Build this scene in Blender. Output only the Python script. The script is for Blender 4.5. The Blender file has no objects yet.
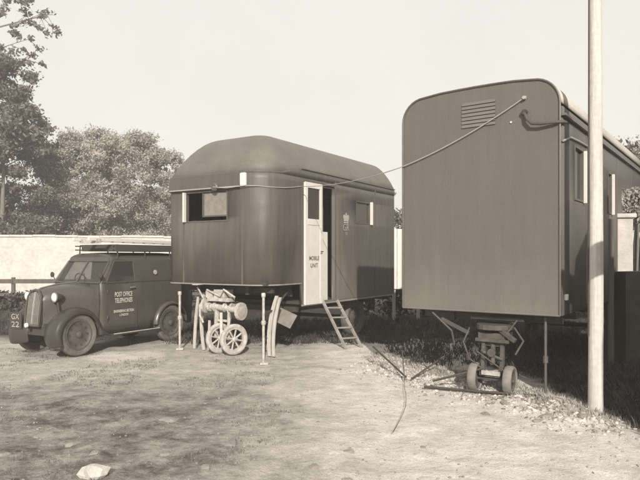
import bpy, bmesh, math, random
from math import sin, cos, pi, radians as R
from mathutils import Vector, Matrix, noise
import numpy as np
random.seed(7); rng = np.random.default_rng(7)
scene = bpy.context.scene
C = scene.collection

# ------------------------------------------------------------ camera
cd = bpy.data.cameras.new('camera'); cam = bpy.data.objects.new('camera', cd); C.objects.link(cam)
cam.location = (0, 0, 1.65); cam.rotation_euler = (R(90), 0, 0)
cd.sensor_width = 36; cd.lens = 33.58; cd.shift_y = 17/640; cd.clip_start = .05; cd.clip_end = 2000
scene.camera = cam
# ------------------------------------------------------------ sky and sun
SUN_EL, SUN_AZ = 26.0, 4.5      # the sun stands behind the camera
w = bpy.data.worlds.new('World'); scene.world = w; w.use_nodes = True
nt = w.node_tree; nt.nodes.clear()
sky = nt.nodes.new('ShaderNodeTexSky'); sky.sky_type = 'NISHITA'; sky.sun_disc = False
sky.sun_elevation = R(SUN_EL); sky.sun_rotation = R(180 - SUN_AZ); sky.air_density = 1.0; sky.dust_density = 3.0
bw = nt.nodes.new('ShaderNodeRGBToBW')
tint = nt.nodes.new('ShaderNodeMix'); tint.data_type = 'RGBA'; tint.blend_type = 'MULTIPLY'; tint.inputs['Factor'].default_value = 1
tint.inputs['B'].default_value = (1, .982, .95, 1)
mixs = nt.nodes.new('ShaderNodeMix'); mixs.data_type = 'RGBA'; mixs.inputs['Factor'].default_value = .82
mixs.inputs['B'].default_value = (8.15, 8.0, 7.45, 1)
bg = nt.nodes.new('ShaderNodeBackground'); bg.inputs['Strength'].default_value = .10
out = nt.nodes.new('ShaderNodeOutputWorld')
L = nt.links
L.new(sky.outputs[0], bw.inputs[0]); L.new(bw.outputs[0], tint.inputs['A']); L.new(tint.outputs['Result'], mixs.inputs['A'])
wt = nt.nodes.new('ShaderNodeTexCoord'); wn_ = nt.nodes.new('ShaderNodeTexNoise'); wn_.inputs['Scale'].default_value = 3.2; wn_.inputs['Detail'].default_value = 7; wn_.inputs['Roughness'].default_value = .6
wr = nt.nodes.new('ShaderNodeMapRange'); wr.inputs['From Min'].default_value = .3; wr.inputs['From Max'].default_value = .7; wr.inputs['To Min'].default_value = .97; wr.inputs['To Max'].default_value = 1.03
wv = nt.nodes.new('ShaderNodeVectorMath'); wv.operation = 'SCALE'      # thin veil of high cloud
L.new(wt.outputs['Generated'], wn_.inputs['Vector']); L.new(wn_.outputs['Fac'], wr.inputs['Value']); L.new(mixs.outputs['Result'], wv.inputs[0]); L.new(wr.outputs[0], wv.inputs['Scale'])
L.new(wv.outputs[0], bg.inputs[0]); L.new(bg.outputs[0], out.inputs[0])
sl = bpy.data.lights.new('sun', 'SUN'); so = bpy.data.objects.new('sun', sl); C.objects.link(so)
sl.energy = 4.8; sl.angle = R(.6); sl.color = (1, .95, .86)
so.rotation_euler = (R(90 - SUN_EL), 0, R(SUN_AZ))
scene.view_settings.view_transform = 'Standard'; scene.view_settings.look = 'None'
scene.view_settings.exposure = 0.32; scene.view_settings.gamma = 1

# ------------------------------------------------------------ materials
def g(v, k=1.0):                       # warm grey of the print, browner when dark
    return (v, v*(1-.10*k), v*(1-.19*k), 1)
def mat(name, col, rough=.7, var=.15, scale=3.0, col2=None, bump=0, bscale=40, metal=0, stretch=(1,1,1), spec=.5, fine=.0, detail=6, lo=.3, hi=.7):
    m = bpy.data.materials.new(name); m.use_nodes = True; t = m.node_tree; n = t.nodes; l = t.links
    p = n['Principled BSDF']; p.inputs['Roughness'].default_value = rough; p.inputs['Metallic'].default_value = metal
    p.inputs['Specular IOR Level'].default_value = spec
    tc = n.new('ShaderNodeTexCoord'); mp = n.new('ShaderNodeMapping'); mp.inputs['Scale'].default_value = stretch
    l.new(tc.outputs['Object'], mp.inputs[0])
    nz = n.new('ShaderNodeTexNoise'); nz.inputs['Scale'].default_value = scale; nz.inputs['Detail'].default_value = detail; nz.inputs['Roughness'].default_value = .62
    l.new(mp.outputs[0], nz.inputs['Vector'])
    cr = n.new('ShaderNodeValToRGB'); cr.color_ramp.elements[0].position = lo; cr.color_ramp.elements[1].position = hi
    c2 = col2 or tuple(min(1, c*(1+var)) for c in col[:3])+(1,)
    c1 = col if col2 else tuple(c*(1-var) for c in col[:3])+(1,)
    cr.color_ramp.elements[0].color = c1; cr.color_ramp.elements[1].color = c2
    l.new(nz.outputs['Fac'], cr.inputs[0]); last = cr.outputs[0]
    if fine:
        n2 = n.new('ShaderNodeTexNoise'); n2.inputs['Scale'].default_value = bscale; n2.inputs['Detail'].default_value = 3
        l.new(tc.outputs['Object'], n2.inputs['Vector'])
        mr = n.new('ShaderNodeMapRange'); mr.inputs['From Min'].default_value = .3; mr.inputs['From Max'].default_value = .7
        mr.inputs['To Min'].default_value = 1-fine; mr.inputs['To Max'].default_value = 1+fine
        l.new(n2.outputs['Fac'], mr.inputs['Value'])
        mx = n.new('ShaderNodeVectorMath'); mx.operation = 'SCALE'; l.new(last, mx.inputs[0]); l.new(mr.outputs[0], mx.inputs['Scale'])
        last = mx.outputs[0]
    l.new(last, p.inputs['Base Color'])
    if bump:
        n3 = n.new('ShaderNodeTexNoise'); n3.inputs['Scale'].default_value = bscale; n3.inputs['Detail'].default_value = 5
        l.new(mp.outputs[0], n3.inputs['Vector'])
        b = n.new('ShaderNodeBump'); b.inputs['Strength'].default_value = bump; b.inputs['Distance'].default_value = .02
        l.new(n3.outputs['Fac'], b.inputs['Height']); l.new(b.outputs[0], p.inputs['Normal'])
    return m
def paint(name, col, rough, streak=.12, dirt=None, dz0=.8, dz1=1.7):
    """van paint: vertical weather streaks, mottling, a dusty lower edge"""
    m = mat(name, col, rough, var=streak, scale=2.2, stretch=(5, 5, .45), fine=.10, bscale=55, bump=.05)
    t = m.node_tree; n = t.nodes; l = t.links; p = n['Principled BSDF']
    src = p.inputs['Base Color'].links[0].from_socket
    tc = n.new('ShaderNodeTexCoord'); sx = n.new('ShaderNodeSeparateXYZ'); l.new(tc.outputs['Object'], sx.inputs[0])
    nz = n.new('ShaderNodeTexNoise'); nz.inputs['Scale'].default_value = 1.3; nz.inputs['Detail'].default_value = 8; l.new(tc.outputs['Object'], nz.inputs['Vector'])
    mr = n.new('ShaderNodeMapRange'); mr.inputs['From Min'].default_value = dz1; mr.inputs['From Max'].default_value = dz0; l.new(sx.outputs['Z'], mr.inputs['Value'])
    ml = n.new('ShaderNodeMath'); ml.operation = 'MULTIPLY'; l.new(mr.outputs[0], ml.inputs[0]); l.new(nz.outputs['Fac'], ml.inputs[1])
    mx = n.new('ShaderNodeMix'); mx.data_type = 'RGBA'; l.new(ml.outputs[0], mx.inputs['Factor']); l.new(src, mx.inputs['A'])
    mx.inputs['B'].default_value = dirt or tuple(min(1, c*1.7) for c in col[:3])+(1,)
    l.new(mx.outputs['Result'], p.inputs['Base Color'])
    # slight oil-canning of the sheet metal over the fine relief
    wz = n.new('ShaderNodeTexNoise'); wz.inputs['Scale'].default_value = 2.1; wz.inputs['Detail'].default_value = 2; l.new(tc.outputs['Object'], wz.inputs['Vector'])
    wb_ = n.new('ShaderNodeBump'); wb_.inputs['Strength'].default_value = .35; wb_.inputs['Distance'].default_value = .05; l.new(wz.outputs['Fac'], wb_.inputs['Height'])
    old = p.inputs['Normal'].links[0].from_node; l.new(wb_.outputs[0], old.inputs['Normal'])
    # chips and scratches
    ch = n.new('ShaderNodeTexNoise'); ch.inputs['Scale'].default_value = 19; ch.inputs['Detail'].default_value = 7; ch.inputs['Roughness'].default_value = .75; l.new(tc.outputs['Object'], ch.inputs['Vector'])
    cm = n.new('ShaderNodeMapRange'); cm.inputs['From Min'].default_value = .66; cm.inputs['From Max'].default_value = .72; cm.inputs['To Max'].default_value = .6; l.new(ch.outputs['Fac'], cm.inputs['Value'])
    mc = n.new('ShaderNodeMix'); mc.data_type = 'RGBA'; l.new(cm.outputs[0], mc.inputs['Factor']); l.new(mx.outputs['Result'], mc.inputs['A']); mc.inputs['B'].default_value = tuple(min(1, c*2.3) for c in col[:3])+(1,)
    l.new(mc.outputs['Result'], p.inputs['Base Color'])
    mr2 = n.new('ShaderNodeMapRange'); mr2.inputs['To Min'].default_value = rough-.1; mr2.inputs['To Max'].default_value = min(1, rough+.2)
    l.new(nz.outputs['Fac'], mr2.inputs['Value']); l.new(mr2.outputs[0], p.inputs['Roughness'])
    return m
M = {}
M['van_l'] = paint('dark caravan paint', g(.092, 1.2), .45, .20)
M['van_r'] = paint('faded van paint', g(.108, 1.1), .6, .07)
M['band'] = paint('dark band paint', g(.08, 1.3), .5, .15)
M['roof'] = mat('weathered roof', g(.125, 1.1), .6, .14, 2.5, bump=.1, bscale=30, fine=.08)
M['roof_r'] = mat('pale roof', g(.42, 1), .7, .12, 2.5, fine=.08, bscale=30)
M['car'] = paint('small van paint', g(.07, 1.2), .26, .14, dz0=.1, dz1=.9)
M['car_dark'] = paint('wing paint', g(.038, 1.4), .28, .12, dz0=.1, dz1=.7)
M['white'] = mat('white paint', g(.62, .7), .55, .06, 6, fine=.05, bscale=60)
M['offwhite'] = mat('worn white metal', g(.40, .8), .7, .35, 14, bump=.15, bscale=60)
M['black'] = mat('black ironwork', g(.045, 1.5), .6, .3, 8, bump=.1)
M['iron'] = mat('rusty iron', g(.075, 1.3), .8, .4, 12, bump=.3)
M['trim'] = mat('trim', g(.09, 1.4), .5, .2, 8)
M['gutter'] = mat('gutter', g(.12, 1.3), .5, .2, 8)
M['chrome'] = mat('dull chrome', g(.30, .8), .4, .15, 8, metal=.4)
M['tyre'] = mat('rubber', g(.13, 1.3), .85, .3, 12, bump=.2, bscale=60)
M['rim'] = mat('wheel paint', g(.085, 1.1), .5, .2, 10)
M['dusty'] = mat('dusty tyre', g(.19, 1.0), .9, .25, 10, bump=.2)
M['wood'] = mat('weathered timber', g(.42, .9), .85, .25, 6, stretch=(6, 6, .6), bump=.3, bscale=30)
M['wood_grey'] = mat('grey timber', g(.26, 1), .85, .3, 6, bump=.3)
M['wood_pole'] = mat('bleached pole', g(.52, .7), .85, .16, 5, stretch=(8, 8, .35), bump=.4, bscale=22, fine=.08)
M['wood_dark'] = mat('tarred boards', g(.10, 1.3), .85, .25, 5, stretch=(5, 5, .6), bump=.3)
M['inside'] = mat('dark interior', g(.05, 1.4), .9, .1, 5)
M['pane_grey'] = mat('dusty sliding pane', g(.20, 1), .35, .25, 9)
M['cable'] = mat('pale cable', g(.34, .9), .6, .1, 8)
M['cable_dark'] = mat('dark cable', g(.07, 1.3), .5, .1, 8)
M['bead'] = mat('painted bead', g(.26, 1), .6, .2, 8)
M['crest'] = mat('faded transfer', g(.36, .8), .6, .25, 20)
M['letter'] = mat('white lettering', g(.50, .7), .6, .25, 22)
M['letter_dark'] = mat('dark lettering', g(.12, 1), .6, .05, 9)
M['leaf_far'] = mat('leaves of the wood', g(.24, 1.0), .6, .0, .9, col2=g(.50, .9), spec=.3)
M['leaf_far2'] = mat('darker leaves', g(.09, 1.1), .6, .0, 1.1, col2=g(.24, 1.0), spec=.3)
M['leaf_near'] = mat('near leaves', g(.10, 1.2), .5, .0, 2, col2=g(.2, 1.0), spec=.4)
M['bark'] = mat('bark', g(.17, 1.1), .9, .3, 5, stretch=(4, 4, 1), bump=.5)
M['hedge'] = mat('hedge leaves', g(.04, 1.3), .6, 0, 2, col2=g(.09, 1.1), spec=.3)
M['ivy'] = mat('pale bramble leaves', g(.26, 1.0), .6, 0, 3, col2=g(.5, .8), spec=.3)
M['grass'] = mat('dry grass', g(.10, 1.1), .8, 0, 1.2, col2=g(.28, .9))
M['weed_pale'] = mat('pale weeds', g(.2, 1), .8, 0, 2.5, col2=g(.5, .8))
M['weed'] = mat('dark weeds', g(.03, 1.2), .8, 0, 1.5, col2=g(.075, 1.0))
M['rubble'] = mat('broken rubble', g(.16, 1), .95, 0, 9, col2=g(.58, .8), lo=.38, hi=.6)
M['stone'] = mat('pale stone', g(.29, .9), .9, .25, 9, bump=.5, bscale=30)
M['gravel'] = mat('gravel', g(.14, 1), .9, 0, 5, col2=g(.34, .8))
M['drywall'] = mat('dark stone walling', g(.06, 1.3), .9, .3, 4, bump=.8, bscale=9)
M['whitewash'] = mat('whitewashed brick', g(.50, .7), .85, .10, 1.2, fine=.12, bscale=7)
M['pier'] = mat('rendered pier', g(.46, .8), .85, .18, 5, bump=.3)
for k in ('leaf_far', 'leaf_far2', 'leaf_near', 'ivy', 'grass'):
    t = M[k].node_tree; p = t.nodes['Principled BSDF']; tr = t.nodes.new('ShaderNodeBsdfTranslucent'); ms = t.nodes.new('ShaderNodeMixShader')
    ms.inputs[0].default_value = .3; t.links.new(p.inputs['Base Color'].links[0].from_socket, tr.inputs[0])
    o_ = t.nodes['Material Output']; t.links.new(p.outputs[0], ms.inputs[1]); t.links.new(tr.outputs[0], ms.inputs[2]); t.links.new(ms.outputs[0], o_.inputs[0])
def glass(name, col, tr=.6):
    m = bpy.data.materials.new(name); m.use_nodes = True; t = m.node_tree; n = t.nodes; p = n['Principled BSDF']
    p.inputs['Base Color'].default_value = col; p.inputs['Roughness'].default_value = .08
    tb = n.new('ShaderNodeBsdfTransparent'); ms = n.new('ShaderNodeMixShader'); nz = n.new('ShaderNodeTexNoise'); nz.inputs['Scale'].default_value = 6
    mr = n.new('ShaderNodeMapRange'); mr.inputs['To Min'].default_value = tr-.12; mr.inputs['To Max'].default_value = tr+.12
    t.links.new(nz.outputs['Fac'], mr.inputs['Value']); t.links.new(mr.outputs[0], ms.inputs[0])
    t.links.new(p.outputs[0], ms.inputs[1]); t.links.new(tb.outputs[0], ms.inputs[2]); t.links.new(ms.outputs[0], n['Material Output'].inputs[0])
    return m
M['glass'] = glass('window glass', g(.08), .65)
M['glass_dark'] = glass('dusty caravan glass', g(.10), .45)
M['lens'] = mat('lamp lens', g(.75, .5), .12, .05, 30)

# ------------------------------------------------------------ helpers
def tag(o, label=None, cat=None, group=None, kind=None):
    if label: o['label'] = label
    if cat: o['category'] = cat
    if group: o['group'] = group
    if kind: o['kind'] = kind
    return o
def empty(name, loc=(0,0,0), rz=0, **k):
    o = bpy.data.objects.new(name, None); C.objects.link(o); o.location = loc; o.rotation_euler = (0, 0, rz); o.empty_display_size = .2
    return tag(o, **k)
class MB:
    def __init__(s): s.v = []; s.f = []
    def add(s, vs, fs):
        n = len(s.v); s.v += [Vector(v) for v in vs]; s.f += [tuple(i+n for i in f) for f in fs]; return s
    def box(s, c, d, m=None):
        x, y, z = [e/2 for e in d]
        vs = [Vector((i*x, j*y, k*z)) for k in (-1, 1) for j in (-1, 1) for i in (-1, 1)]
        if m: vs = [m @ v for v in vs]
        vs = [v + Vector(c) for v in vs]
        return s.add(vs, [(0,2,3,1), (4,5,7,6), (0,1,5,4), (2,6,7,3), (0,4,6,2), (1,3,7,5)])
    def beam(s, a, b, w, h, up=(0,0,1)):
        a = Vector(a); b = Vector(b); d = (b-a); ln = d.length; d.normalize()
        sd = d.cross(Vector(up)).normalized(); u = sd.cross(d)
        m = Matrix((sd, d, u)).transposed()
        return s.box((a+b)/2, (w, ln, h), m)
    def tube(s, pts, r, seg=8, cap=True):
        pts = [Vector(p) for p in pts]; rs = r if isinstance(r, (list, tuple)) else [r]*len(pts)
        vs = []; prev = None
        for i, p in enumerate(pts):
            d = (pts[min(i+1, len(pts)-1)] - pts[max(i-1, 0)]).normalized()
            a = prev if prev is not None else (Vector((0,0,1)) if abs(d.z) < .9 else Vector((1,0,0)))
            sd = d.cross(a).normalized(); u = sd.cross(d).normalized(); prev = u
            for k in range(seg):
                t = 2*pi*k/seg; vs.append(p + (sd*cos(t)+u*sin(t))*rs[i])
        fs = [(i*seg+k, i*seg+(k+1) % seg, (i+1)*seg+(k+1) % seg, (i+1)*seg+k) for i in range(len(pts)-1) for k in range(seg)]
        if cap: fs += [tuple(range(seg))[::-1], tuple((len(pts)-1)*seg+k for k in range(seg))]
        return s.add(vs, fs)
    def lathe(s, prof, c, axis, seg=24, closed=False):
        """prof: list of (offset along axis, radius)"""
        ax = Vector(axis).normalized(); a = Vector((0,0,1)) if abs(ax.z) < .9 else Vector((1,0,0))
        sd = ax.cross(a).normalized(); u = sd.cross(ax); c = Vector(c); vs = []
        for (h, r) in prof:
            for k in range(seg):
                t = 2*pi*k/seg; vs.append(c + ax*h + (sd*cos(t)+u*sin(t))*r)
        n = len(prof); rngi = range(n) if closed else range(n-1)
        fs = [(i*seg+k, i*seg+(k+1) % seg, ((i+1) % n)*seg+(k+1) % seg, ((i+1) % n)*seg+k) for i in rngi for k in range(seg)]
        if not closed: fs += [tuple(range(seg))[::-1], tuple((n-1)*seg+k for k in range(seg))]
        return s.add(vs, fs)
    def loft(s, secs, skip=None, closed=False):
        n = len(secs[0]); vs = [p for sec in secs for p in sec]; fs = []
        for i in range(len(secs)-1):
            for k in range(n if closed else n-1):
                if skip and skip(i, k): continue
                fs.append((i*n+k, i*n+(k+1) % n, (i+1)*n+(k+1) % n, (i+1)*n+k))
        return s.add(vs, fs)
    def build(s, name, m, parent=None, smooth=False, bevel=0, thick=0, toff=-1, label=None, sub=0):
        me = bpy.data.meshes.new(name); me.from_pydata([tuple(v) for v in s.v], [], s.f)
        bm = bmesh.new(); bm.from_mesh(me); bmesh.ops.recalc_face_normals(bm, faces=bm.faces); bm.to_mesh(me); bm.free()
        me.materials.append(m)
        o = bpy.data.objects.new(name, me); C.objects.link(o); o.parent = parent
        if smooth:
            for p in me.polygons: p.use_smooth = True
            me.set_sharp_from_angle(angle=R(38))
        if thick: q = o.modifiers.new('solidify', 'SOLIDIFY'); q.thickness = thick; q.offset = toff
        if sub: q = o.modifiers.new('sub', 'SUBSURF'); q.levels = sub; q.render_levels = sub
        if bevel: q = o.modifiers.new('bevel', 'BEVEL'); q.width = bevel; q.segments = 2; q.limit_method = 'ANGLE'; q.angle_limit = R(40)
        if label: o['label'] = label
        return o
def quick(name, cloud_v, cloud_f, m, parent=None, smooth=False):
    me = bpy.data.meshes.new(name); v = np.asarray(cloud_v, dtype=np.float32); f = np.asarray(cloud_f, dtype=np.int32)
    me.vertices.add(len(v)); me.vertices.foreach_set('co', v.ravel()); k = f.shape[1]
    me.loops.add(f.size); me.loops.foreach_set('vertex_index', f.ravel())
    me.polygons.add(len(f)); me.polygons.foreach_set('loop_start', np.arange(0, f.size, k, dtype=np.int32)); me.polygons.foreach_set('loop_total', np.full(len(f), k, dtype=np.int32))
    me.update(calc_edges=True); me.validate(); me.materials.append(m)
    o = bpy.data.objects.new(name, me); C.objects.link(o); o.parent = parent
    return o
def lettering(name, body, center, right, up, width, height, m, parent, proud=.004, bold=.0):
    cu = bpy.data.curves.new('lettering', 'FONT'); cu.body = body; cu.align_x = 'CENTER'; cu.align_y = 'CENTER'; cu.extrude = 0; cu.offset = bold
    t = bpy.data.objects.new('lettering', cu); C.objects.link(t); dg = bpy.context.evaluated_depsgraph_get(); dg.update()
    me = bpy.data.meshes.new_from_object(t.evaluated_get(dg)); bpy.data.objects.remove(t)
    xs = [v.co.x for v in me.vertices]; ys = [v.co.y for v in me.vertices]
    cx, cy = (min(xs)+max(xs))/2, (min(ys)+max(ys))/2; kx = width/(max(xs)-min(xs)); ky = height/(max(ys)-min(ys))
    r = Vector(right).normalized(); u = Vector(up).normalized(); nn = r.cross(u); c = Vector(center)
    for v in me.vertices: v.co = c + r*(v.co.x-cx)*kx + u*(v.co.y-cy)*ky + nn*proud
    me.materials.clear(); me.materials.append(m)
    o = bpy.data.objects.new(name, me); C.objects.link(o); o.parent = parent
    return o

# ------------------------------------------------------------ ground
def gz(x, y):
    h = .035*noise.noise(Vector((x*.5, y*.5, 0))) + .014*noise.noise(Vector((x*2.3, y*2.3, 3)))
    if y < 12 and abs(x) < 9: h += .012*noise.noise(Vector((x*4.5, y*4.5, 5))) + .006*noise.noise(Vector((x*7.5, y*7.5, 1)))
    # wheel ruts curving across the yard and a hump of spoil along the edge of the hollow
    rut = math.exp(-((x - 1.0 - .25*(y-5) + .5)**2)/.03)*.025 if 2 < y < 9 else 0
    h -= rut
    h += .05*math.exp(-((x-2.45)**2)/.25 - ((y-6.2)**2)/1.6)
    if 5 < y < 10 and .5 < x < 3.4:
        t = (9.4-y)/3.6; d = x-(1.1+1.75*t); h += .10*math.exp(-d*d/.10)*max(0, noise.noise(Vector((x*3.2, y*3.2, 8)))+.25)
    return h - .01
def axis(lo, hi, d, far, k=1.22):
    c = list(np.arange(lo, hi+1e-6, d)); a = []; s = d; p = lo
    while p > -far: s *= k; p -= s; a.append(p)
    b = []; s = d; p = hi
    while p < far: s *= k; p += s; b.append(p)
    return a[::-1]+c+b
xs = axis(-6.5, 6, .065, 190); ys = axis(2, 13, .065, 190)
vv = [(x, y, gz(x, y) if (abs(x) < 40 and -20 < y < 60) else -.01) for y in ys for x in xs]
nx = len(xs); ff = [(j*nx+i, j*nx+i+1, (j+1)*nx+i+1, (j+1)*nx+i) for j in range(len(ys)-1) for i in range(nx-1)]
def ground_mat():
    m = bpy.data.materials.new('trodden yard'); m.use_nodes = True; t = m.node_tree; n = t.nodes; l = t.links; p = n['Principled BSDF']; p.inputs['Roughness'].default_value = .95
    p.inputs['Specular IOR Level'].default_value = .1
    tc = n.new('ShaderNodeTexCoord')
    def nz(s, d=8, r=.65, off=0):
        mp = n.new('ShaderNodeMapping'); mp.inputs['Location'].default_value = (off, off*.7, 0); l.new(tc.outputs['Object'], mp.inputs[0])
        q = n.new('ShaderNodeTexNoise'); q.inputs['Scale'].default_value = s; q.inputs['Detail'].default_value = d; q.inputs['Roughness'].default_value = r; l.new(mp.outputs[0], q.inputs['Vector']); return q.outputs['Fac']
    def ramp(x, a, b, c1=(0,0,0,1), c2=(1,1,1,1)):
        q = n.new('ShaderNodeValToRGB'); q.color_ramp.elements[0].position = a; q.color_ramp.elements[1].position = b
        q.color_ramp.elements[0].color = c1; q.color_ramp.elements[1].color = c2; l.new(x, q.inputs[0]); return q.outputs[0]
    def mth(op, a, b=0):
        q = n.new('ShaderNodeMath'); q.operation = op
        for i, z in enumerate((a, b)):
            if isinstance(z, (int, float)): q.inputs[i].default_value = z
            else: l.new(z, q.inputs[i])
        return q.outputs[0]
    def mixc(f, a, b):
        q = n.new('ShaderNodeMix'); q.data_type = 'RGBA'; l.new(f, q.inputs['Factor'])
        for k, z in (('A', a), ('B', b)):
            if isinstance(z, tuple): q.inputs[k].default_value = z
            else: l.new(z, q.inputs[k])
        return q.outputs['Result']
    sp = n.new('ShaderNodeSeparateXYZ'); l.new(tc.outputs['Object'], sp.inputs[0])
    X, Y = sp.outputs['X'], sp.outputs['Y']
    # the worn dry track: to the right of a line from the foreground to the caravan
    d = mth('ADD', X, mth('MULTIPLY', mth('SUBTRACT', nz(.9, 6, .6), .5), 2.2))
    edge = mth('SUBTRACT', d, mth('MULTIPLY', mth('SUBTRACT', Y, 7.5), -.02))
    mr = n.new('ShaderNodeMapRange'); mr.interpolation_type = 'SMOOTHSTEP'; mr.inputs['From Min'].default_value = -1.6; mr.inputs['From Max'].default_value = .9; l.new(edge, mr.inputs['Value'])
    far = n.new('ShaderNodeMapRange'); far.inputs['From Min'].default_value = 6.3; far.inputs['From Max'].default_value = 9.0; far.interpolation_type = 'SMOOTHSTEP'; l.new(Y, far.inputs['Value'])
    # the strip in front of the vehicles is dry and pale too, the yard beyond is not
    yard = n.new('ShaderNodeMapRange'); yard.inputs['From Min'].default_value = 14.5; yard.inputs['From Max'].default_value = 12.5; l.new(mth('ADD', Y, mth('MULTIPLY', nz(.7, 4), 2)), yard.inputs['Value'])
    track = mth('MULTIPLY', mth('MAXIMUM', mr.outputs[0], mth('MULTIPLY', far.outputs[0], .5)), yard.outputs[0])
    dirt = ramp(nz(2.6, 12, .78), .40, .60, g(.11, 1.05), g(.38, .9))
    pale = ramp(nz(3.0, 12, .78, 5), .34, .60, g(.50, .85), g(.78, .7))
    col = mixc(track, dirt, pale)
    # shade of the hollow to the right, deepened in the soil colour, and grass beyond the yard
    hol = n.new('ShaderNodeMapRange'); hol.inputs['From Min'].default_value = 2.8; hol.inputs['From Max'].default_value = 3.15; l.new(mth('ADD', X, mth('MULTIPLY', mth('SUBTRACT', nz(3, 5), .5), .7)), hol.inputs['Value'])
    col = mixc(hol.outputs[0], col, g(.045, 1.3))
    gr_ = n.new('ShaderNodeMapRange'); gr_.inputs['From Min'].default_value = 12.3; gr_.inputs['From Max'].default_value = 13.6; l.new(mth('ADD', Y, mth('MULTIPLY', nz(1, 5), 1.5)), gr_.inputs['Value'])
    col = mixc(gr_.outputs[0], col, ramp(nz(4, 6), .3, .7, g(.06, 1.2), g(.12, 1.1)))
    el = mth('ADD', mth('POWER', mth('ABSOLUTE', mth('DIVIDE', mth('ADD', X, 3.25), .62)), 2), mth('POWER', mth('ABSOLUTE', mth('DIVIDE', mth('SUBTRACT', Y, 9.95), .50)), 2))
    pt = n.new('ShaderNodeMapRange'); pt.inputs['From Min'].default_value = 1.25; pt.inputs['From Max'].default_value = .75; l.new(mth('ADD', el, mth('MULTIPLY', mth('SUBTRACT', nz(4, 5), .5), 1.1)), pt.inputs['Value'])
    col = mixc(pt.outputs[0], col, g(.62, .75))  # sunlit patch beside the small van, painted into the ground colour
    # scattered pale chips and dark specks
    chips = ramp(nz(9, 4, .8, 9), .60, .70); col = mixc(mth('MULTIPLY', chips, .5), col, g(.58, .8))
    dk = ramp(nz(6, 6, .75, 3), .34, .44, (1,1,1,1), (0,0,0,1)); col = mixc(mth('MULTIPLY', mth('MULTIPLY', dk, .6), mth('SUBTRACT', 1.15, track)), col, g(.15, 1.1))
    fine = nz(70, 4, .7); fm = n.new('ShaderNodeMapRange'); fm.inputs['From Min'].default_value = .3; fm.inputs['From Max'].default_value = .7; fm.inputs['To Min'].default_value = .78; fm.inputs['To Max'].default_value = 1.2; l.new(fine, fm.inputs['Value'])
    vm = n.new('ShaderNodeVectorMath'); vm.operation = 'SCALE'; l.new(col, vm.inputs[0]); l.new(fm.outputs[0], vm.inputs['Scale']); l.new(vm.outputs[0], p.inputs['Base Color'])
    b = n.new('ShaderNodeBump'); b.inputs['Strength'].default_value = 1.0; b.inputs['Distance'].default_value = .04
    l.new(mth('ADD', nz(9, 8, .7), mth('MULTIPLY', nz(45, 5, .7), .35)), b.inputs['Height']); l.new(b.outputs[0], p.inputs['Normal'])
    return m
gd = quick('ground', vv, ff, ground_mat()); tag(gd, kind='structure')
for p in gd.data.polygons: p.use_smooth = True

# ------------------------------------------------------------ leaves, trees, grass
def leaves(clumps, n, size, aspect=.55, shell=.55):
    """leaf-sized quads through the volume of many small clumps; clumps: (x,y,z,rx,ry,rz)"""
    cl = np.array(clumps); wgt = (cl[:, 3]*cl[:, 4]*cl[:, 5])**.8; wgt /= wgt.sum()
    idx = rng.choice(len(cl), n, p=wgt); d = rng.normal(size=(n, 3)); d /= np.linalg.norm(d, axis=1)[:, None]
    r = (shell + (1-shell)*rng.random(n))[:, None]*(1+.18*rng.normal(size=(n, 1)))
    c = cl[idx, :3] + d*r*cl[idx, 3:]
    a = rng.normal(size=(n, 3)); a /= np.linalg.norm(a, axis=1)[:, None]; b = np.cross(a, d + .6*rng.normal(size=(n, 3))); b /= np.linalg.norm(b, axis=1)[:, None]+1e-9
    s = (size*(.6+.8*rng.random(n)))[:, None]
    v = np.stack([c-a*s, c+b*s*aspect, c+a*s, c-b*s*aspect], axis=1).reshape(-1, 3)
    f = np.arange(4*n).reshape(-1, 4); return v, f
def tree(loc, height, spread, n, size, leafmat, label, group=None, trunk_r=.16, base=.25, nclump=46, seed=1, name='tree', lean=0, dense=.5):
    rd = random.Random(seed)
    t = empty(name, loc, label=label, cat='tree', group=group)
    mb = MB(); tips = []
    top = Vector((lean, 0, height*.72))
    pts = [Vector((lean*k*k, .15*sin(seed+3*k), height*.72*k)) for k in (0, .15, .35, .6, .8, 1)]
    mb.tube(pts, [trunk_r*q for q in (1.25, 1, .8, .55, .35, .15)], 10)
    for i in range(14):
        k = rd.uniform(base, .95); p = Vector((lean*k*k, .15*sin(seed+3*k), height*.72*k)); a = rd.uniform(0, 2*pi)
        ln = spread*rd.uniform(.5, .95)*(1.1-.5*k); e = p + Vector((cos(a)*ln, sin(a)*ln, ln*rd.uniform(.35, .9)))
        m_ = (p+e)/2 + Vector((0, 0, .12*ln)); mb.tube([p, m_, e], [trunk_r*.42*(1.15-k), trunk_r*.25*(1.15-k), .015], 6); tips.append(e)
        for j in range(2):
            q = m_.lerp(e, .4+.4*j) ; e2 = q + Vector((rd.uniform(-1, 1), rd.uniform(-1, 1), rd.uniform(.2, 1)))*ln*.35
            mb.tube([q, e2], [trunk_r*.12, .01], 5); tips.append(e2)
    cl = []
    for e in tips:
        r = spread*rd.uniform(.12, .26); cl.append((e.x, e.y, e.z, r, r, r*.75))
    while len(cl) < nclump:
        u = rd.uniform(base, 1); a = rd.uniform(0, 2*pi); prof = sin(pi*min(1, .12+.88*(u-base)/(1-base)*.93))**.55
        rr = spread*prof*math.sqrt(rd.random()); r = spread*rd.uniform(.10, .24)
        cl.append((lean*u + cos(a)*rr, sin(a)*rr, height*u-.3*r, r, r, r*.8))
    mb.build('trunk', M['bark'], t, smooth=True)
    v, f = leaves(cl, n, size, shell=dense); quick('crown', v, f, leafmat, t)
    return t
G = 'trees behind the whitewashed wall'
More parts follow.
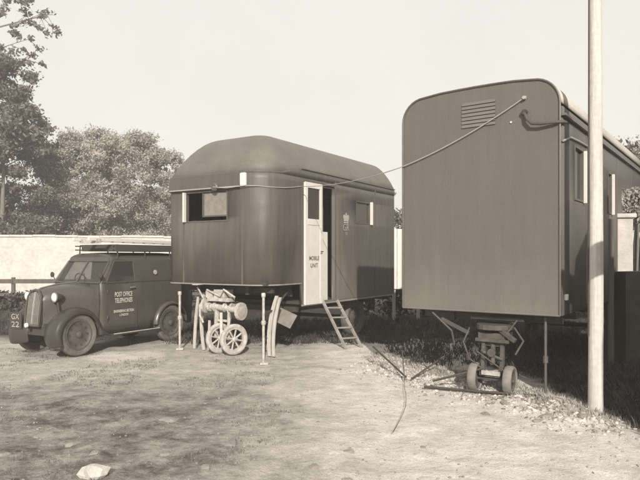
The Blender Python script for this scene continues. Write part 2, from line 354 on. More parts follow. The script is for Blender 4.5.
bt = [(-12.6, 33, 8.6, 2.9, 'leaf_far', 'bushy pale tree just right of the tall dark tree, behind the whitewashed wall', 11),
      (-10.1, 31.5, 8.2, 2.6, 'leaf_far', 'rounded pale tree directly behind the small van with its ladder', 12),
      (-9.2, 33.5, 7.8, 2.2, 'leaf_far', 'pale tree between the small van roof and the left caravan', 23),
      (-15.2, 34, 8.4, 2.9, 'leaf_far2', 'shaded middle tree filling the gap beside the tallest tree at left', 34),
      (-8.0, 35, 6.7, 2.1, 'leaf_far', 'lower tree peeping out beside the front edge of the left caravan', 45)]
for (x, y, h, s, lm, lb, sd) in bt:
    tree((x, y, 0), h, s, 52000, .062, M[lm], lb, G, seed=sd, base=.04, nclump=230, dense=.2)
tree((-15.6, 29.3, 0), 11.4, 2.6, 62000, .085, M['leaf_far2'], 'tallest darkest tree at the left edge, rising over the whitewashed wall', None, seed=5, base=.04, nclump=200, dense=.2)
tree((3.2, 30, 0), 5.0, 2.2, 9000, .10, M['leaf_far2'], 'low tree seen in the gap between the two caravans', None, seed=8, base=.1, nclump=50)
tree((17.6, 30, 0), 7.6, 3.4, 30000, .09, M['leaf_far'], 'pale tree behind the far end of the right van, at the right edge', None, seed=9, base=.05, nclump=200, dense=.2)
# a tall tree whose trunk stands outside the picture: its branches reach in at the top left
nt_ = empty('tree', (-21.9, 30.5, 0), label='tall tree whose sparse leafy twigs hang in at the top left corner', cat='tree')
mb = MB(); mb.tube([(0,0,0), (.1,0,3), (-.1,0,7), (.1,.1,10), (.2, 0, 13)], [.34, .3, .24, .16, .05], 10)
cl = []
rd = random.Random(3)
for (z0, ex, ez, ey) in ((8.2, 6.1, 10.9, .2), (7.4, 5.6, 9.0, -.3), (9.6, 5.5, 12.0, .1), (7.0, 4.9, 9.9, .4)):
    p0 = Vector((0, 0, z0)); e = Vector((ex, ey, ez)); mid = p0.lerp(e, .55)+Vector((0, 0, .45)); mb.tube([p0, mid, e], [.10, .045, .008], 6)
    for k in range(14):
        q = mid.lerp(e, .25+.75*rd.random()); q2 = q + Vector((rd.uniform(-.1, .6), rd.uniform(-.4, .4), rd.uniform(-.8, .4))); mb.tube([q, q2], [.014, .006], 4)
        cl.append((q2.x, q2.y, q2.z, .24, .24, .16))
mb.build('trunk', M['bark'], nt_, smooth=True); nt_.scale = (1.3, 1.3, 1.3)
v1, f1 = leaves(cl, 1500, .085, .5, .2)
cl = [(rd.uniform(-3.2, 2.2), rd.uniform(-3, 3), rd.uniform(7, 14), 1.0, 1.0, .7) for _ in range(34)]
v2, f2 = leaves(cl, 9000, .09, .5, .3)
quick('crown', np.concatenate([v1, v2]), np.concatenate([f1, f2+len(v1)]), M['leaf_far2'], nt_)
# tree behind the camera: it dapples the left foreground
tree((-5.6, -7.5, 0), 7.6, 2.6, 5200, .10, M['leaf_near'], 'tree standing behind the viewer that dapples the yard', None, seed=14, base=.35, nclump=34)

def hedge(name, a, b, h, wd, n, m, label, z0=0, size=.05, parent=None):
    a = Vector(a); b = Vector(b); ln = (b-a).length; k = max(3, int(ln/.35)); cl = []
    for i in range(k):
        p = a.lerp(b, (i+.5)/k)
        for j in range(3):
            cl.append((p.x+rd.uniform(-.15, .15), p.y+rd.uniform(-.5, .5)*wd, z0+h*(.2+.3*j)+rd.uniform(-.08, .08)*h, .35, wd*.5, h*.24))
    v, f = leaves(cl, n, size, shell=.2); o = quick(name, v, f, m); 
    return o
def bush(loc, cl, n, size, m, label, group=None):
    t = empty('bush', loc, label=label, cat='bush', group=group)
    mb = MB()
    for c in cl: mb.tube([(0, 0, 0), (c[0]*.5, c[1]*.5, c[2]*.55), (c[0], c[1], c[2])], [.03, .02, .008], 5)
    mb.build('stem', M['bark'], t); v, f = leaves(cl, n, size, shell=.25); quick('foliage', v, f, m, t); return t
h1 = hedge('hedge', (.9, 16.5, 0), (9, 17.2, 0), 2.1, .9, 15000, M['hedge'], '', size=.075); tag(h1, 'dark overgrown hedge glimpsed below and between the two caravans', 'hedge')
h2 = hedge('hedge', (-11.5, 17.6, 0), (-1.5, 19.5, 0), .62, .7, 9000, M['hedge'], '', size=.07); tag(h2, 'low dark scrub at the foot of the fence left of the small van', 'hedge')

# white wall
def wall(a, b, h, th, m, name, label, cat, cop=None, z0=-.1, rows=6):
    a = Vector(a); b = Vector(b); d = (b-a); ln = d.length; rz = math.atan2(d.y, d.x)
    t = empty(name, a, rz, label=label, cat=cat)
    mb = MB(); k = int(ln/.6)
    secs = []
    for i in range(k+1):
        x = ln*i/k; e = .012*noise.noise(Vector((x*.8, 1, 2))); top = h+.03*noise.noise(Vector((x*.5, 7, 1)))
        secs.append([(x, -th/2+e, z0), (x, -th/2+e*1.5, h*.5), (x, -th/2+e, top), (x, th/2, top), (x, th/2, z0)])
    mb.loft(secs, closed=True); mb.add(secs[0], [tuple(range(5))]); mb.add(secs[-1], [tuple(range(5))]); mb.build('masonry', m, t)
    if cop:
        c = MB()
        n_ = int(ln/.9)
        for i in range(n_):
            x = ln*(i+.5)/n_; tp = h+.035+.03*noise.noise(Vector((x*.5, 7, 1)))
            cc = MB().box((0, 0, 0), (ln/n_-.003, th+.1, .09)); o = cc.build('coping_stone', cop, t, bevel=.01); o.location = (x, 0, tp+.012)
    return t
wall((-19, 25.0, 0), (-4.5, 28.2, 0), 2.53, .25, M['whitewash'], 'wall', 'long sunlit whitewashed wall behind the small van', 'wall', cop=M['whitewash'])
# rail fence in front of the wall
fc = empty('fence', (-13, 17.6, 0), .09, label='dark post and rail fence before the whitewashed wall at left', cat='fence')
for i in range(6):
    MB().box((i*1.9, 0, .5), (.10, .08, 1.08)).build('post', M['wood_dark'], fc, bevel=.01)
for z in (.92, .52):
    for i in range(5): MB().box((i*1.9+.95, -.055, z), (1.94, .03, .13 if z > .6 else .09), Matrix.Rotation(R(random.uniform(-.4, .4)), 3, 'Y')).build('rail', M['wood_dark'], fc)
# pale board fence seen in the narrow gap between the caravans
bf = empty('board_fence', (1.9, 15.4, 0), .1, label='white painted board screen in the narrow gap between caravans', cat='screen')
for i in range(5): MB().box((i*.17, 0, 1.6), (.16, .025, 1.55)).build('board', M['white'], bf)
for z in (1.1, 2.1): MB().box((.34, .03, z), (.85, .035, .08)).build('rail', M['wood'], bf)
for x in (.02, .66): MB().box((x, .06, 1.0), (.08, .05, 2.0)).build('post', M['wood'], bf)

# things beyond the right van: low dark wall, pier, white board, brambles, post
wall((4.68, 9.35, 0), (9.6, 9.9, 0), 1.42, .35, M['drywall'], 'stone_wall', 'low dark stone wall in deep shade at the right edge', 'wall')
pr = empty('gate_pier', (4.86, 9.72, 0), -.15, label='pale rendered pier rising behind the dark wall beside the van', cat='pier')
MB().box((0, 0, 1.13), (.34, .34, 2.3)).build('shaft', M['pier'], pr, bevel=.02)
MB().box((0, 0, 2.31), (.42, .42, .07)).build('cap', M['pier'], pr, bevel=.015)
wb = empty('white_board', (5.78, 10.2, 0), -.1, label='white board half seen at the right edge next to the pale pier', cat='board')
for i in range(3): MB().box((0, 0, 1.72+i*.22), (.95, .03, .215)).build('plank', M['white'], wb)
for x in (-.42, .42): MB().box((x, .05, 1.1), (.07, .06, 2.3)).build('post', M['wood'], wb)
bush((5.25, 9.95, 0), [(rd.uniform(-.30, .9), rd.uniform(-.08, .2), rd.uniform(2.32, 2.78), .15, .12, .11) for _ in range(30)], 7000, .03, M['ivy'], 'pale bramble bush sprawling above the white board and pier')
bush((8.6, 14.5, 0), [(rd.uniform(-1.6, 1.6), rd.uniform(-.6, .6), rd.uniform(.6, 4.2), .6, .6, .5) for _ in range(40)], 9000, .06, M['leaf_far2'], 'dark thicket behind the far end of the right van')
dp = empty('fence_post', (4.36, 9.0, 0), .1, label='dark square post against the far side of the right van', cat='post')
MB().box((0, 0, 1.1), (.10, .10, 2.25)).build('shaft', M['wood_dark'], dp, bevel=.01)

# ------------------------------------------------------------ shed outside the frame, its shadow falls by the pole
sh = empty('shed', (3.13, 1.4, 0), 0, label='tall timber shed just outside the right of the picture', cat='shed')
for i in range(11): MB().box((.24, .12+i*.236, 1.45), (.05, .225, 2.9)).build('board', M['wood_dark'], sh)
poly = [(0.27, 0), (0.27, 2.97), (1.38, 4.7), (1.6, 4.7), (1.6, 3.95), (4.6, 3.95), (4.6, 0)]
for y in (.05, 2.55):
    mb = MB(); n = len(poly); mb.add([(x, y-.04, z) for x, z in poly]+[(x, y+.04, z) for x, z in poly], [tuple(range(n)), tuple(range(n, 2*n))]+[(i, (i+1) % n, n+(i+1) % n, n+i) for i in range(n)])
    mb.build('gable_wall', M['wood_dark'], sh)
mb = MB(); sec = [(.22, 2.95), (.22, 3.17), (1.38, 4.9), (1.62, 4.9), (1.62, 4.72), (1.40, 4.72)]
mb.loft([[(x, y, z) for x, z in sec] for y in (-.1, 2.68)], closed=True); mb.add([(x, -.1, z) for x, z in sec], [tuple(range(6))]); mb.add([(x, 2.68, z) for x, z in sec], [tuple(range(6))]); mb.build('roof', M['roof'], sh)
MB().box((.06, 2.56, 2.78), (.46, .22, .24), Matrix.Rotation(R(-20), 3, 'Y')).build('pole_shade_block', M['wood_dark'], sh)  # unseen block added to cast the shaded band across the pole
MB().box((3.15, 1.3, 4.0), (3.05, 2.7, .1)).build('lean_to_roof', M['roof'], sh)
MB().box((1.61, 1.3, 4.3), (.05, 2.5, .8)).build('clerestory', M['wood_dark'], sh)

# ------------------------------------------------------------ shared vehicle pieces
def walls(path, z0f, z1, openings, m, parent, name='body', thick=.05, zsub=()):
    """path: plan polyline of (x,y); openings: (s0,s1,z0,z1) in path length; real holes are left for them"""
    P = [Vector(p) for p in path]; S = [0]
    for i in range(1, len(P)): S.append(S[-1]+(P[i]-P[i-1]).length)
    zs = sorted(set([z1]+[o[2] for o in openings]+[o[3] for o in openings]+list(zsub)))
    ss = sorted(set(S+[o[0] for o in openings]+[o[1] for o in openings]))
    def at(s):
        for i in range(1, len(S)):
            if s <= S[i]+1e-7: return P[i-1].lerp(P[i], (s-S[i-1])/(S[i]-S[i-1]))
        return P[-1]
    ss2 = []
    for a_, b_ in zip(ss, ss[1:]):
        if b_-a_ > 1e-5: ss2.append(a_)
    ss2.append(ss[-1]); ss = ss2; mb = MB(); nz_ = len(zs); vs = []
    for s in ss:
        p = at(s); zb = z0f(s, p)
        for z in zs: vs.append((p.x, p.y, max(z, zb)))
    fs = []
    for i in range(len(ss)-1):
        for k in range(nz_-1):
            sm, zm = (ss[i]+ss[i+1])/2, (zs[k]+zs[k+1])/2
            if any(o[0] < sm < o[1] and o[2] < zm < o[3] for o in openings): continue
            q = [i*nz_+k, (i+1)*nz_+k, (i+1)*nz_+k+1, i*nz_+k+1]
            if (Vector(vs[q[0]])-Vector(vs[q[3]])).length < 1e-5 and (Vector(vs[q[1]])-Vector(vs[q[2]])).length < 1e-5: continue
            fs.append(tuple(q))
    mb.add(vs, fs)
    me = bpy.data.meshes.new(name); me.from_pydata([tuple(v) for v in mb.v], [], mb.f); me.validate(); me.materials.append(m)
    bm = bmesh.new(); bm.from_mesh(me); bmesh.ops.remove_doubles(bm, verts=bm.verts, dist=1e-5); bmesh.ops.delete(bm, geom=[v for v in bm.verts if not v.link_faces], context='VERTS'); bmesh.ops.recalc_face_normals(bm, faces=bm.faces); bm.to_mesh(me); bm.free()
    for p in me.polygons: p.use_smooth = True
    me.set_sharp_from_angle(angle=R(32))
    o = bpy.data.objects.new(name, me); C.objects.link(o); o.parent = parent
    q = o.modifiers.new('solidify', 'SOLIDIFY'); q.thickness = thick; q.offset = 0
    return o
def wheel(parent, c, r, wd, tyre, rim, axis=(0,1,0), spokes=0, name='wheel', hubm=None):
    ax = Vector(axis).normalized(); w_ = empty(name, c); w_.parent = parent
    tr = wd/2
    prof = [(-tr*.6, r*.72), (-tr, r*.82), (-tr, r*.93), (-tr*.6, r), (tr*.6, r), (tr, r*.93), (tr, r*.82), (tr*.6, r*.72)]
    MB().lathe(prof, (0,0,0), ax, 32, closed=True).build('tyre', tyre, w_, smooth=True)
    m = MB()
    if spokes:
        m.lathe([(-tr*.7, r*.66), (-tr*.7, r*.74), (tr*.7, r*.74), (tr*.7, r*.66)], (0,0,0), ax, 32, closed=True)
        m.build('rim', rim, w_, smooth=True)
        a = Vector((0,0,1)); sd = ax.cross(a).normalized(); u = sd.cross(ax)
        for k in range(spokes):
            t = 2*pi*(k+.3)/spokes; d = sd*cos(t)+u*sin(t)
            MB().tube([d*r*.12, d*r*.68], r*.045+.004, 6).build('spoke', rim, w_)
    else:
        m.lathe([(-tr*.4, r*.05), (-tr*.4, r*.55), (-tr*.75, r*.62), (-tr*.75, r*.73), (tr*.75, r*.73), (tr*.75, r*.66), (tr*.35, r*.58), (tr*.25, r*.40), (tr*.55, r*.30), (tr*.55, r*.05)], (0,0,0), ax, 32, closed=True)
        m.build('rim', rim, w_, smooth=True)
        a = Vector((0,0,1)); sd = ax.cross(a).normalized(); u = sd.cross(ax); 
        for k in range(10):       # openings between rim and disc
            t = 2*pi*k/10; d = sd*cos(t)+u*sin(t); MB().lathe([(tr*.40, r*.055), (tr*.47, r*.055)], d*r*.50, ax, 8).build('vent_hole', M['inside'], w_)
    MB().lathe([(-tr*1.1, r*.14), (tr*.9, r*.16), (tr*1.15, r*.10), (tr*1.2, r*.02)], (0,0,0), ax, 14).build('hub', hubm or rim, w_, smooth=True)
    return w_

# ------------------------------------------------------------ left caravan
YL = R(32.5)
LC = (-1.808, 10.211)
cv = empty('caravan', (LC[0], LC[1], 0), -YL, label='dark caravan with domed roof, crest and open white door, standing left of centre', cat='caravan')
LEN = 4.92; HW = 1.1
rf, rb = .42, .22
def plan(off=0, w=HW, L_=LEN, r1=rf, r2=rb, n=8):
    """from rear left, round the front, to rear right"""
    w2 = w+off; pts = []
    def arc(cx, cy, r, a0, a1):
        for i in range(n+1):
            a = a0+(a1-a0)*i/n; pts.append((cx+cos(a)*r, cy+sin(a)*r))
    r1 += off; r2 += off; f0 = -off; f1 = L_+off
    pts.append((0, f1)); arc(-w2+r2, f1-r2, r2, pi/2, pi); rl = .15+off; arc(-w2+rl, f0+rl, rl, pi, 1.5*pi); arc(w2-r1, f0+r1, r1, 1.5*pi, 2*pi); arc(w2-r2, f1-r2, r2, 0, pi/2); pts.append((0, f1))
    return pts
pl = plan()
S = [0]
for i in range(1, len(pl)): S.append(S[-1]+(Vector(pl[i])-Vector(pl[i-1])).length)
s_fl = S[1+9+9-1+0]        # end of the front left arc
# path lengths: front face starts at x=-HW+rf ; side (right) starts at y=rf
def s_front(b): return s_fl + (b-(-HW+.15))
s_sr = S[1+9+9+9-1]
def s_side(a): return s_sr + (a-rf)
# stepped lower edge: the nose floor is higher than the body behind the door
def zb(s, p):
    a = p.y
    return 1.18 if a < .98 else (.80 if a > 1.02 else 1.18-(a-.98)/.04*.38)
opn = [(s_front(-.66), s_front(.32), 2.26, 2.78), (s_side(1.07), s_side(2.06), .84, 2.94), (s_side(2.96), s_side(3.56), 2.33, 2.79)]
pl2 = list(pl)
# add points around the step
def ins(path, a):
    out_ = []
    for i, p in enumerate(path):
        out_.append(p)
        if i+1 < len(path):
            q = path[i+1]
            if (p[1]-a)*(q[1]-a) < 0 and abs(p[0]-q[0]) < 1e-6: out_.append((p[0], a))
    return out_
for a in ((.98, 1.02)): pl2 = ins(pl2, a)
pl3 = []
for i, p in enumerate(pl2): pl3.append(p)
# keep inserted points in travel order
def order(path):
    o = [path[0]]
    for i in range(1, len(path)): o.append(path[i])
    for i in range(1, len(o)-2):
        a, b, c = o[i-1], o[i], o[i+1]
    return o
left = [p for p in pl2 if p[0] < -HW+1e-6 and abs(p[1]-.98) < .05]; 
walls(pl2, zb, 3.06, opn, M['van_l'], cv, zsub=(.80, 1.18), thick=.045)
# roof: a dome over the plan with a full hip at the nose
def ez(y):
    t = min(1, max(0, (y-.25)/.75)); return 3.06+.13*t*t*(3-2*t)
def roof_shell(off, z0, rise, mb, nk=14):
    base_ = plan(off, n=10); rows = []
    for k in range(nk+1):
        t = k/nk; row = []
        for (x, y) in base_[:-1]:
            sx = x*.0; sy = min(max(y, 1.25), LEN-.12)
            q = (x+(sx-x)*t, y+(sy-y)*t)
            # profile
            kk = min(1, t/.60); h = sin(kk**.88*pi/2)**1.0; h = h + .03*t
            zz = ez(y); row.append((q[0], q[1], zz+(z0+rise-zz)*h))
        rows.append(row)
    mb.loft(rows, closed=True); mb.add(rows[-1], [tuple(range(len(rows[-1])))])
    return mb
roof_shell(.024, 3.055, .745, MB()).build('roof', M['roof'], cv, smooth=True, thick=.03)
# drip band just under the roof all round, gutter on the side
mb = MB(); mb.beam((HW+.03, 1.0, 3.20), (HW+.03, LEN-.15, 3.185), .02, .016); mb.build('gutter', M['gutter'], cv)
# side cornice filling between wall top and gutter
mb = MB(); pp = [(-HW-.0235, .8*k) for k in ()] + plan(.0235, n=10)[:-1]; pp2 = []
for i in range(len(pp)):
    a_, b_ = Vector(pp[i]), Vector(pp[(i+1) % len(pp)])
    for k in range(8 if (b_-a_).length > 1.5 else 1): pp2.append(a_.lerp(b_, k/8))
mb.loft([[(p.x, p.y, 3.04) for p in pp2], [(p.x, p.y, ez(p.y)+.004) for p in pp2]], closed=True); mb.build('upper_wall', M['van_l'], cv, smooth=True, thick=.02, toff=-1)
# hood over the front window
mb = MB(); sec = [(-.01, 2.80), (-.055, 2.80), (-.065, 2.83), (-.035, 3.06), (-.01, 3.085)]
mb.loft([[(x, y+.0, z) for y, z in sec] for x in (-HW+.06, -.5, .1, .60)], closed=True)
mb.add([(-HW+.06, y, z) for y, z in sec], [tuple(range(5))]); mb.add([(.60, y, z) for y, z in sec], [tuple(range(5))]); mb.build('hood', M['band'], cv, bevel=.008, label='dark hood over the front window')
MB().box((.665, -.02, 2.93), (.12, .08, .22)).build('hood_highlight', M['white'], cv, bevel=.02)  # white block stands for the sunlit highlight at the hood's right end
MB().tube([(-HW+.1, -.078, 2.82), (.62, -.078, 2.815)], .012, 6).build('conduit', M['cable'], cv)
MB().lathe([(-.02, .055), (0, .075), (.02, .055)], (.08, -.09, 2.83), (0, 1, 0), 14).build('cable_ring', M['rim'], cv, smooth=True)
# front window
fr = empty('front_window', (0, 0, 0)); fr.parent = cv
mb = MB()
for (a, b) in (((-.64, 2.27), (-.64, 2.77)), ((.31, 2.27), (.31, 2.77)), ((-.66, 2.265), (.33, 2.265)), ((-.66, 2.775), (.33, 2.775))):
    mb.beam((a[0], 0.0, a[1]), (b[0], 0.0, b[1]), .022, .06, (0, 1, 0))
mb.build('frame', M['van_l'], fr)
MB().box((-.655, -.05, 2.52), (.032, .08, .52)).build('open_casement', M['white'], fr, bevel=.006)
MB().box((.03, .012, 2.555), (.56, .012, .40)).build('sliding_pane', M['pane_grey'], fr)
mb = MB(); mb.box((-.255, .005, 2.555), (.03, .03, .42)); mb.box((.03, .005, 2.352), (.58, .03, .025)); mb.build('pane_rail', M['trim'], fr)
# inside: floor, partition that keeps it dark
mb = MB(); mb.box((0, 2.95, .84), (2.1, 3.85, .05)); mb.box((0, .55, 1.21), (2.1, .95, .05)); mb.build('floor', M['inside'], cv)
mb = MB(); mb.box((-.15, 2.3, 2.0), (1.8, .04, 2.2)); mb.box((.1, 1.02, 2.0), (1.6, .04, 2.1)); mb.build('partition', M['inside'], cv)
# door
dr = empty('door', (HW, 1.07, 0)); dr.parent = cv
x_ = .035
def dbox(y0, y1, z0, z1, d=.04, xx=x_): return MB().box((xx, (y0+y1)/2, (z0+z1)/2), (d, y1-y0, z1-z0))
dw = .57
mb = MB(); 
for (a, b, c, d) in ((0, .085, .80, 2.98), (dw-.085, dw, .80, 2.98), (.085, dw-.085, 2.88, 2.98), (.085, dw-.085, 2.22, 2.33), (.085, dw-.085, .80, .90)): mb.box((x_, (a+b)/2, (c+d)/2), (.045, b-a, d-c))
mb.build('door_frame', M['white'], dr, bevel=.006)
for i in range(4): dbox(.087+i*.100, .087+(i+1)*.100-.004, .902, 2.218, .03, x_).build('plank', M['white'], dr)
dbox(.085, dw-.085, 2.33, 2.88, .008, x_).build('pane', M['glass_dark'], dr)
MB().tube([(.07, dw-.05, 1.75), (.10, dw-.05, 1.75), (.10, dw-.13, 1.75)], .009, 6).build('handle', M['black'], dr)
lettering('lettering', 'MOBILE', (x_+.018, .29, 1.63), (0, 1, 0), (0, 0, 1), .32, .075, M['letter_dark'], dr, bold=.012)
lettering('lettering', 'UNIT', (x_+.018, .29, 1.50), (0, 1, 0), (0, 0, 1), .24, .075, M['letter_dark'], dr, bold=.012)
hd = empty('inner_half_door', (HW-.05, 1.74, 0)); hd.parent = cv
MB().box((0, .12, 1.48), (.035, .20, 1.28)).build('panel', M['white'], hd, bevel=.005)
mb = MB(); mb.beam((HW+.03, 2.06, .82), (HW+.03, 2.06, 2.96), .05, .03); mb.build('door_jamb', M['offwhite'], cv)
mb = MB(); mb.beam((HW+.03, 1.06, 2.99), (HW+.03, 2.08, 2.99), .05, .025); mb.build('door_drip', M['trim'], cv)
# side window
sw = empty('side_window', (HW, 2.96, 0)); sw.parent = cv
mb = MB()
for (a, b) in (((0, 2.34), (.6, 2.34)), ((0, 2.78), (.6, 2.78))): mb.beam((0, a[0], a[1]), (0, b[0], b[1]), .06, .022)
for y in (.01, .59): mb.beam((0, y, 2.33), (0, y, 2.79), .06, .022, (0, 1, 0))
mb.build('frame', M['trim'], sw)
MB().box((-.01, .3, 2.56), (.006, .57, .43)).build('pane', M['glass_dark'], sw)
MB().box((.05, .63, 2.565), (.06, .035, .48)).build('open_casement', M['white'], sw, bevel=.005)
# crest with crown and cypher
cr_ = empty('crest', (HW+.028, 2.55, 2.3)); cr_.scale = (1, .8, .8); cr_.parent = cv
def flat(poly, x, m, name, par, scale=1, dy=0, dz=0, th=.006):
    mb = MB(); n = len(poly); mb.add([(x, dy+a*scale, dz+b*scale) for a, b in poly]+[(x+th, dy+a*scale, dz+b*scale) for a, b in poly], [tuple(range(n))[::-1], tuple(range(n, 2*n))]+[(i, (i+1) % n, n+(i+1) % n, n+i) for i in range(n)])
    return mb.build(name, m, par)
crown = [(-.10, 0), (-.115, .05), (-.14, .10), (-.13, .145), (-.09, .165), (-.045, .155), (0, .125), (.045, .155), (.09, .165), (.13, .145), (.14, .10), (.115, .05), (.10, 0)]
flat(crown, 0, M['crest'], 'crown', cr_, dz=.06)
flat([(-.012, 0), (-.012, .035), (-.03, .035), (-.03, .055), (-.012, .055), (-.012, .085), (.012, .085), (.012, .055), (.03, .055), (.03, .035), (.012, .035), (.012, 0)], 0, M['crest'], 'cross', cr_, dz=.19)
flat([(-.11, 0), (-.11, .03), (.11, .03), (.11, 0)], 0, M['crest'], 'crown_band', cr_, dz=.018)
lettering('lettering', 'GR', (0, 0, -.08), (0, 1, 0), (0, 0, 1), .30, .17, M['crest'], cr_)
lettering('lettering', 'VI', (0, 0, -.24), (0, 1, 0), (0, 0, 1), .10, .08, M['crest'], cr_)
# trims: pale lower edge beads
mb = MB(); lo = [p for p in plan(.028, n=8) if p[1] < 1.0]
mb.tube([(x, y, 1.185) for x, y in [(-HW-.028, .98)]+lo+[(HW+.028, .98)]], .012, 6); mb.build('nose_bead', M['bead'], cv)
mb = MB(); mb.beam((HW+.03, 1.0, .80), (HW+.03, LEN-.18, .80), .02, .03); mb.build('lower_bead', M['bead'], cv)
# vertical cover strips on the side panels, painted over
for a in (2.15, 3.8): MB().box((HW+.027, a, 1.98), (.008, .035, 2.2)).build('cover_strip', M['van_l'], cv)
for b in (-.70, .64): MB().box((b, -.024, 1.72), (.03, .008, 1.05)).build('cover_strip', M['van_l'], cv)
mb = MB()
for a in (2.15, 3.8):
    for k in range(18): mb.lathe([(0, .007), (.004, .003)], (HW+.031, a, .95+k*.12), (1, 0, 0), 6)
for k in range(14): mb.lathe([(0, .007), (.004, .003)], (HW+.023, 2.2+k*.19, .87), (1, 0, 0), 6)
mb.build('rivets', M['van_l'], cv)['kind'] = 'stuff'
# chassis
mb = MB()
for x in (-.55, .55): mb.beam((x, .2, .98 if False else 1.08), (x, 1.1, 1.08), .07, .14); mb.beam((x, 1.0, .70), (x, LEN-.1, .70), .07, .14)
for y in (.35, 1.05, 2.0, 3.0, 4.0, 4.8): mb.beam((-1.0, y, 1.09 if y < 1 else .72), (1.0, y, 1.09 if y < 1 else .72), .06, .09)
mb.build('chassis', M['black'], cv)
for x in (-.82, .82):
    wheel(cv, (x, 3.35, .38), .38, .17, M['tyre'], M['rim'], (1, 0, 0))
MB().tube([(-.82, 3.35, .38), (.82, 3.35, .38)], .04, 8).build('axle', M['black'], cv)
# pale turntable axle under the nose with two spoked wheels
ax = empty('front_bogie', (.11, .12, 0)); ax.parent = cv
mb = MB(); mb.tube([(-.42, 0, .80), (.36, -.05, .76)], [.055, .05], 12); mb.lathe([(-.04, .06), (-.03, .15), (.03, .15), (.04, .06)], (.42, -.05, .74), (1, .06, 0), 16)
mb.lathe([(-.03, .06), (-.02, .13), (.02, .13), (.03, .06)], (-.42, 0, .80), (1, .06, 0), 16)
mb.box((-.05, -.02, .92), (.5, .16, .06)); mb.box((-.05, .05, 1.02), (.24, .24, .14)); mb.tube([(-.35, -.05, 1.08), (.0, -.1, .98), (.10, -.12, 1.10), (.32, -.08, .97)], .02, 6)
for x in (-.14, .14): mb.beam((x, -.02, .76), (x*1.05, -.04, .27), .045, .07); 
mb.beam((-.02, -.05, .70), (.05, -.12, .30), .05, .03)
mb.tube([(-.62, .0, 1.12), (-.48, .02, .9), (-.42, 0, .84)], .018, 6)
for k in range(5): mb.box((-.05, .12, .84-.018*k), (.52-.08*k, .06, .014))
for x in (-.30, -.18, .05, .2): mb.lathe([(-.02, .08), (.02, .08)], (x, -.02, .785), (1, .06, 0), 12)
mb.tube([(-.44, -.02, .92), (-.52, -.04, .8), (-.50, -.06, .62), (-.42, -.06, .5)], .022, 6); mb.tube([(.1, -.06, .85), (.22, -.1, .6), (.2, -.1, .45)], .014, 6)
mb.box((-.30, .0, 1.0), (.16, .1, .12)); mb.tube([(-.3, -.06, .95), (.2, -.1, .93)], .012, 6); mb.box((.02, -.03, .56), (.26, .05, .04))
mb.build('turntable', M['offwhite'], ax, smooth=False, bevel=.006)
for x in (-.15, .17): wheel(cv, (.20+x, .08, .26), .26, .07, M['offwhite'], M['offwhite'], (.95, -.30, 0), spokes=8)
MB().tube([(.0, .08, .26), (.44, .08, .26)], .025, 8).build('front_axle', M['offwhite'], cv)
# corner mudguards / stays: dark
mb = MB(); mb.tube([(.95, .9, 1.1), (.95, .4, .75), (.95, -.0, .72)], .02, 6); mb.build('stay', M['black'], cv)
for (x, y) in ((1.02, 2.45), (1.02, 4.7)):
    mb = MB(); mb.beam((x, y, .74), (x-.02, y+.12, .62), .05, .02); mb.build('bracket', M['offwhite'], cv)

def place(o, **k): return tag(o, **k)
# corner prop posts
def prop(x, y, h, col, label):
    t = empty('prop_post', (x, y, gz(x, y)-.03), .2, label=label, cat='post', group='thin jack posts under the caravan nose')
    MB().tube([(0,0,0), (0,0,h)], .021, 10).build('tube', M['offwhite'], t, smooth=True)
    for z, r in ((col, .036), (h-.03, .034)): MB().lathe([(-.035, r*.8), (-.02, r), (.02, r), (.035, r*.8)], (0, 0, z), (0,0,1), 12).build('collar', M['offwhite'], t, smooth=True)
    MB().box((0, 0, .05), (.12, .12, .03)).build('foot', M['offwhite'], t)
    MB().tube([(-.06, 0, col), (.06, 0, col)], .008, 6).build('pin', M['black'], t)
prop(-2.49, 10.60, 1.06, .60, 'thin pale jack post at the left caravan nose corner, by the small van')
prop(-.88, 9.30, 1.14, .68, 'thin pale jack post at the right corner of the caravan nose, collared at mid height')
# curved planks leaning under the nose
def plank(a, b, w, th, bow, label, m='wood', group=None, cat='plank', name='plank', tw=0):
    a = Vector(a); b = Vector(b); d = b-a; sd = Vector((.84, -.54, 0)); nrm = d.cross(sd).normalized(); secs = []
    for i in range(9):
        t = i/8; c = a.lerp(b, t)+nrm*0+sd*(bow*4*t*(1-t)); ww = w*(1-.15*abs(2*t-1))
        secs.append([c-sd*ww/2-nrm*th/2, c+sd*ww/2-nrm*th/2, c+sd*ww/2+nrm*th/2, c-sd*ww/2+nrm*th/2])
    mb = MB(); mb.loft(secs, closed=True); mb.add(secs[0], [(0,1,2,3)]); mb.add(secs[-1], [(3,2,1,0)])
    o = mb.build(name, M[m], None, bevel=.004); base_ = o; return tag(o, label, cat, group)
plank((-2.26, 10.75, 0), (-2.23, 10.95, .93), .06, .03, -.02, 'straight pale plank leaning under the caravan nose, nearest the left jack post')
plank((-2.06, 10.60, 0), (-2.09, 10.75, 1.0), .07, .03, -.06, 'bowed pale plank leaning between the straight plank and the spoked wheels')
plank((-1.96, 10.55, 0), (-1.97, 10.65, .52), .05, .03, 0, 'short pale stake beside the left spoked wheel', name='stake', cat='stake')
plank((-.84, 9.95, 0), (-.72, 10.0, 1.0), .075, .03, -.07, 'long bowed pale plank standing just right of the right jack post')
plank((-.765, 9.90, 0), (-.66, 9.93, .98), .06, .03, -.06, 'second bowed plank close against its longer twin under the nose')
# pale board lying under the step of the body
bd = MB(); bd.box((0, 0, 0), (.42, .03, .26), Matrix.Rotation(.35, 3, 'Y')); o = bd.build('board', M['pane_grey'], None, bevel=.005); o.location = (-.62, 10.35, .60); o.rotation_euler = (R(-25), 0, R(-25)); tag(o, 'grey offcut board propped up beneath the caravan beside the bowed planks', 'board')
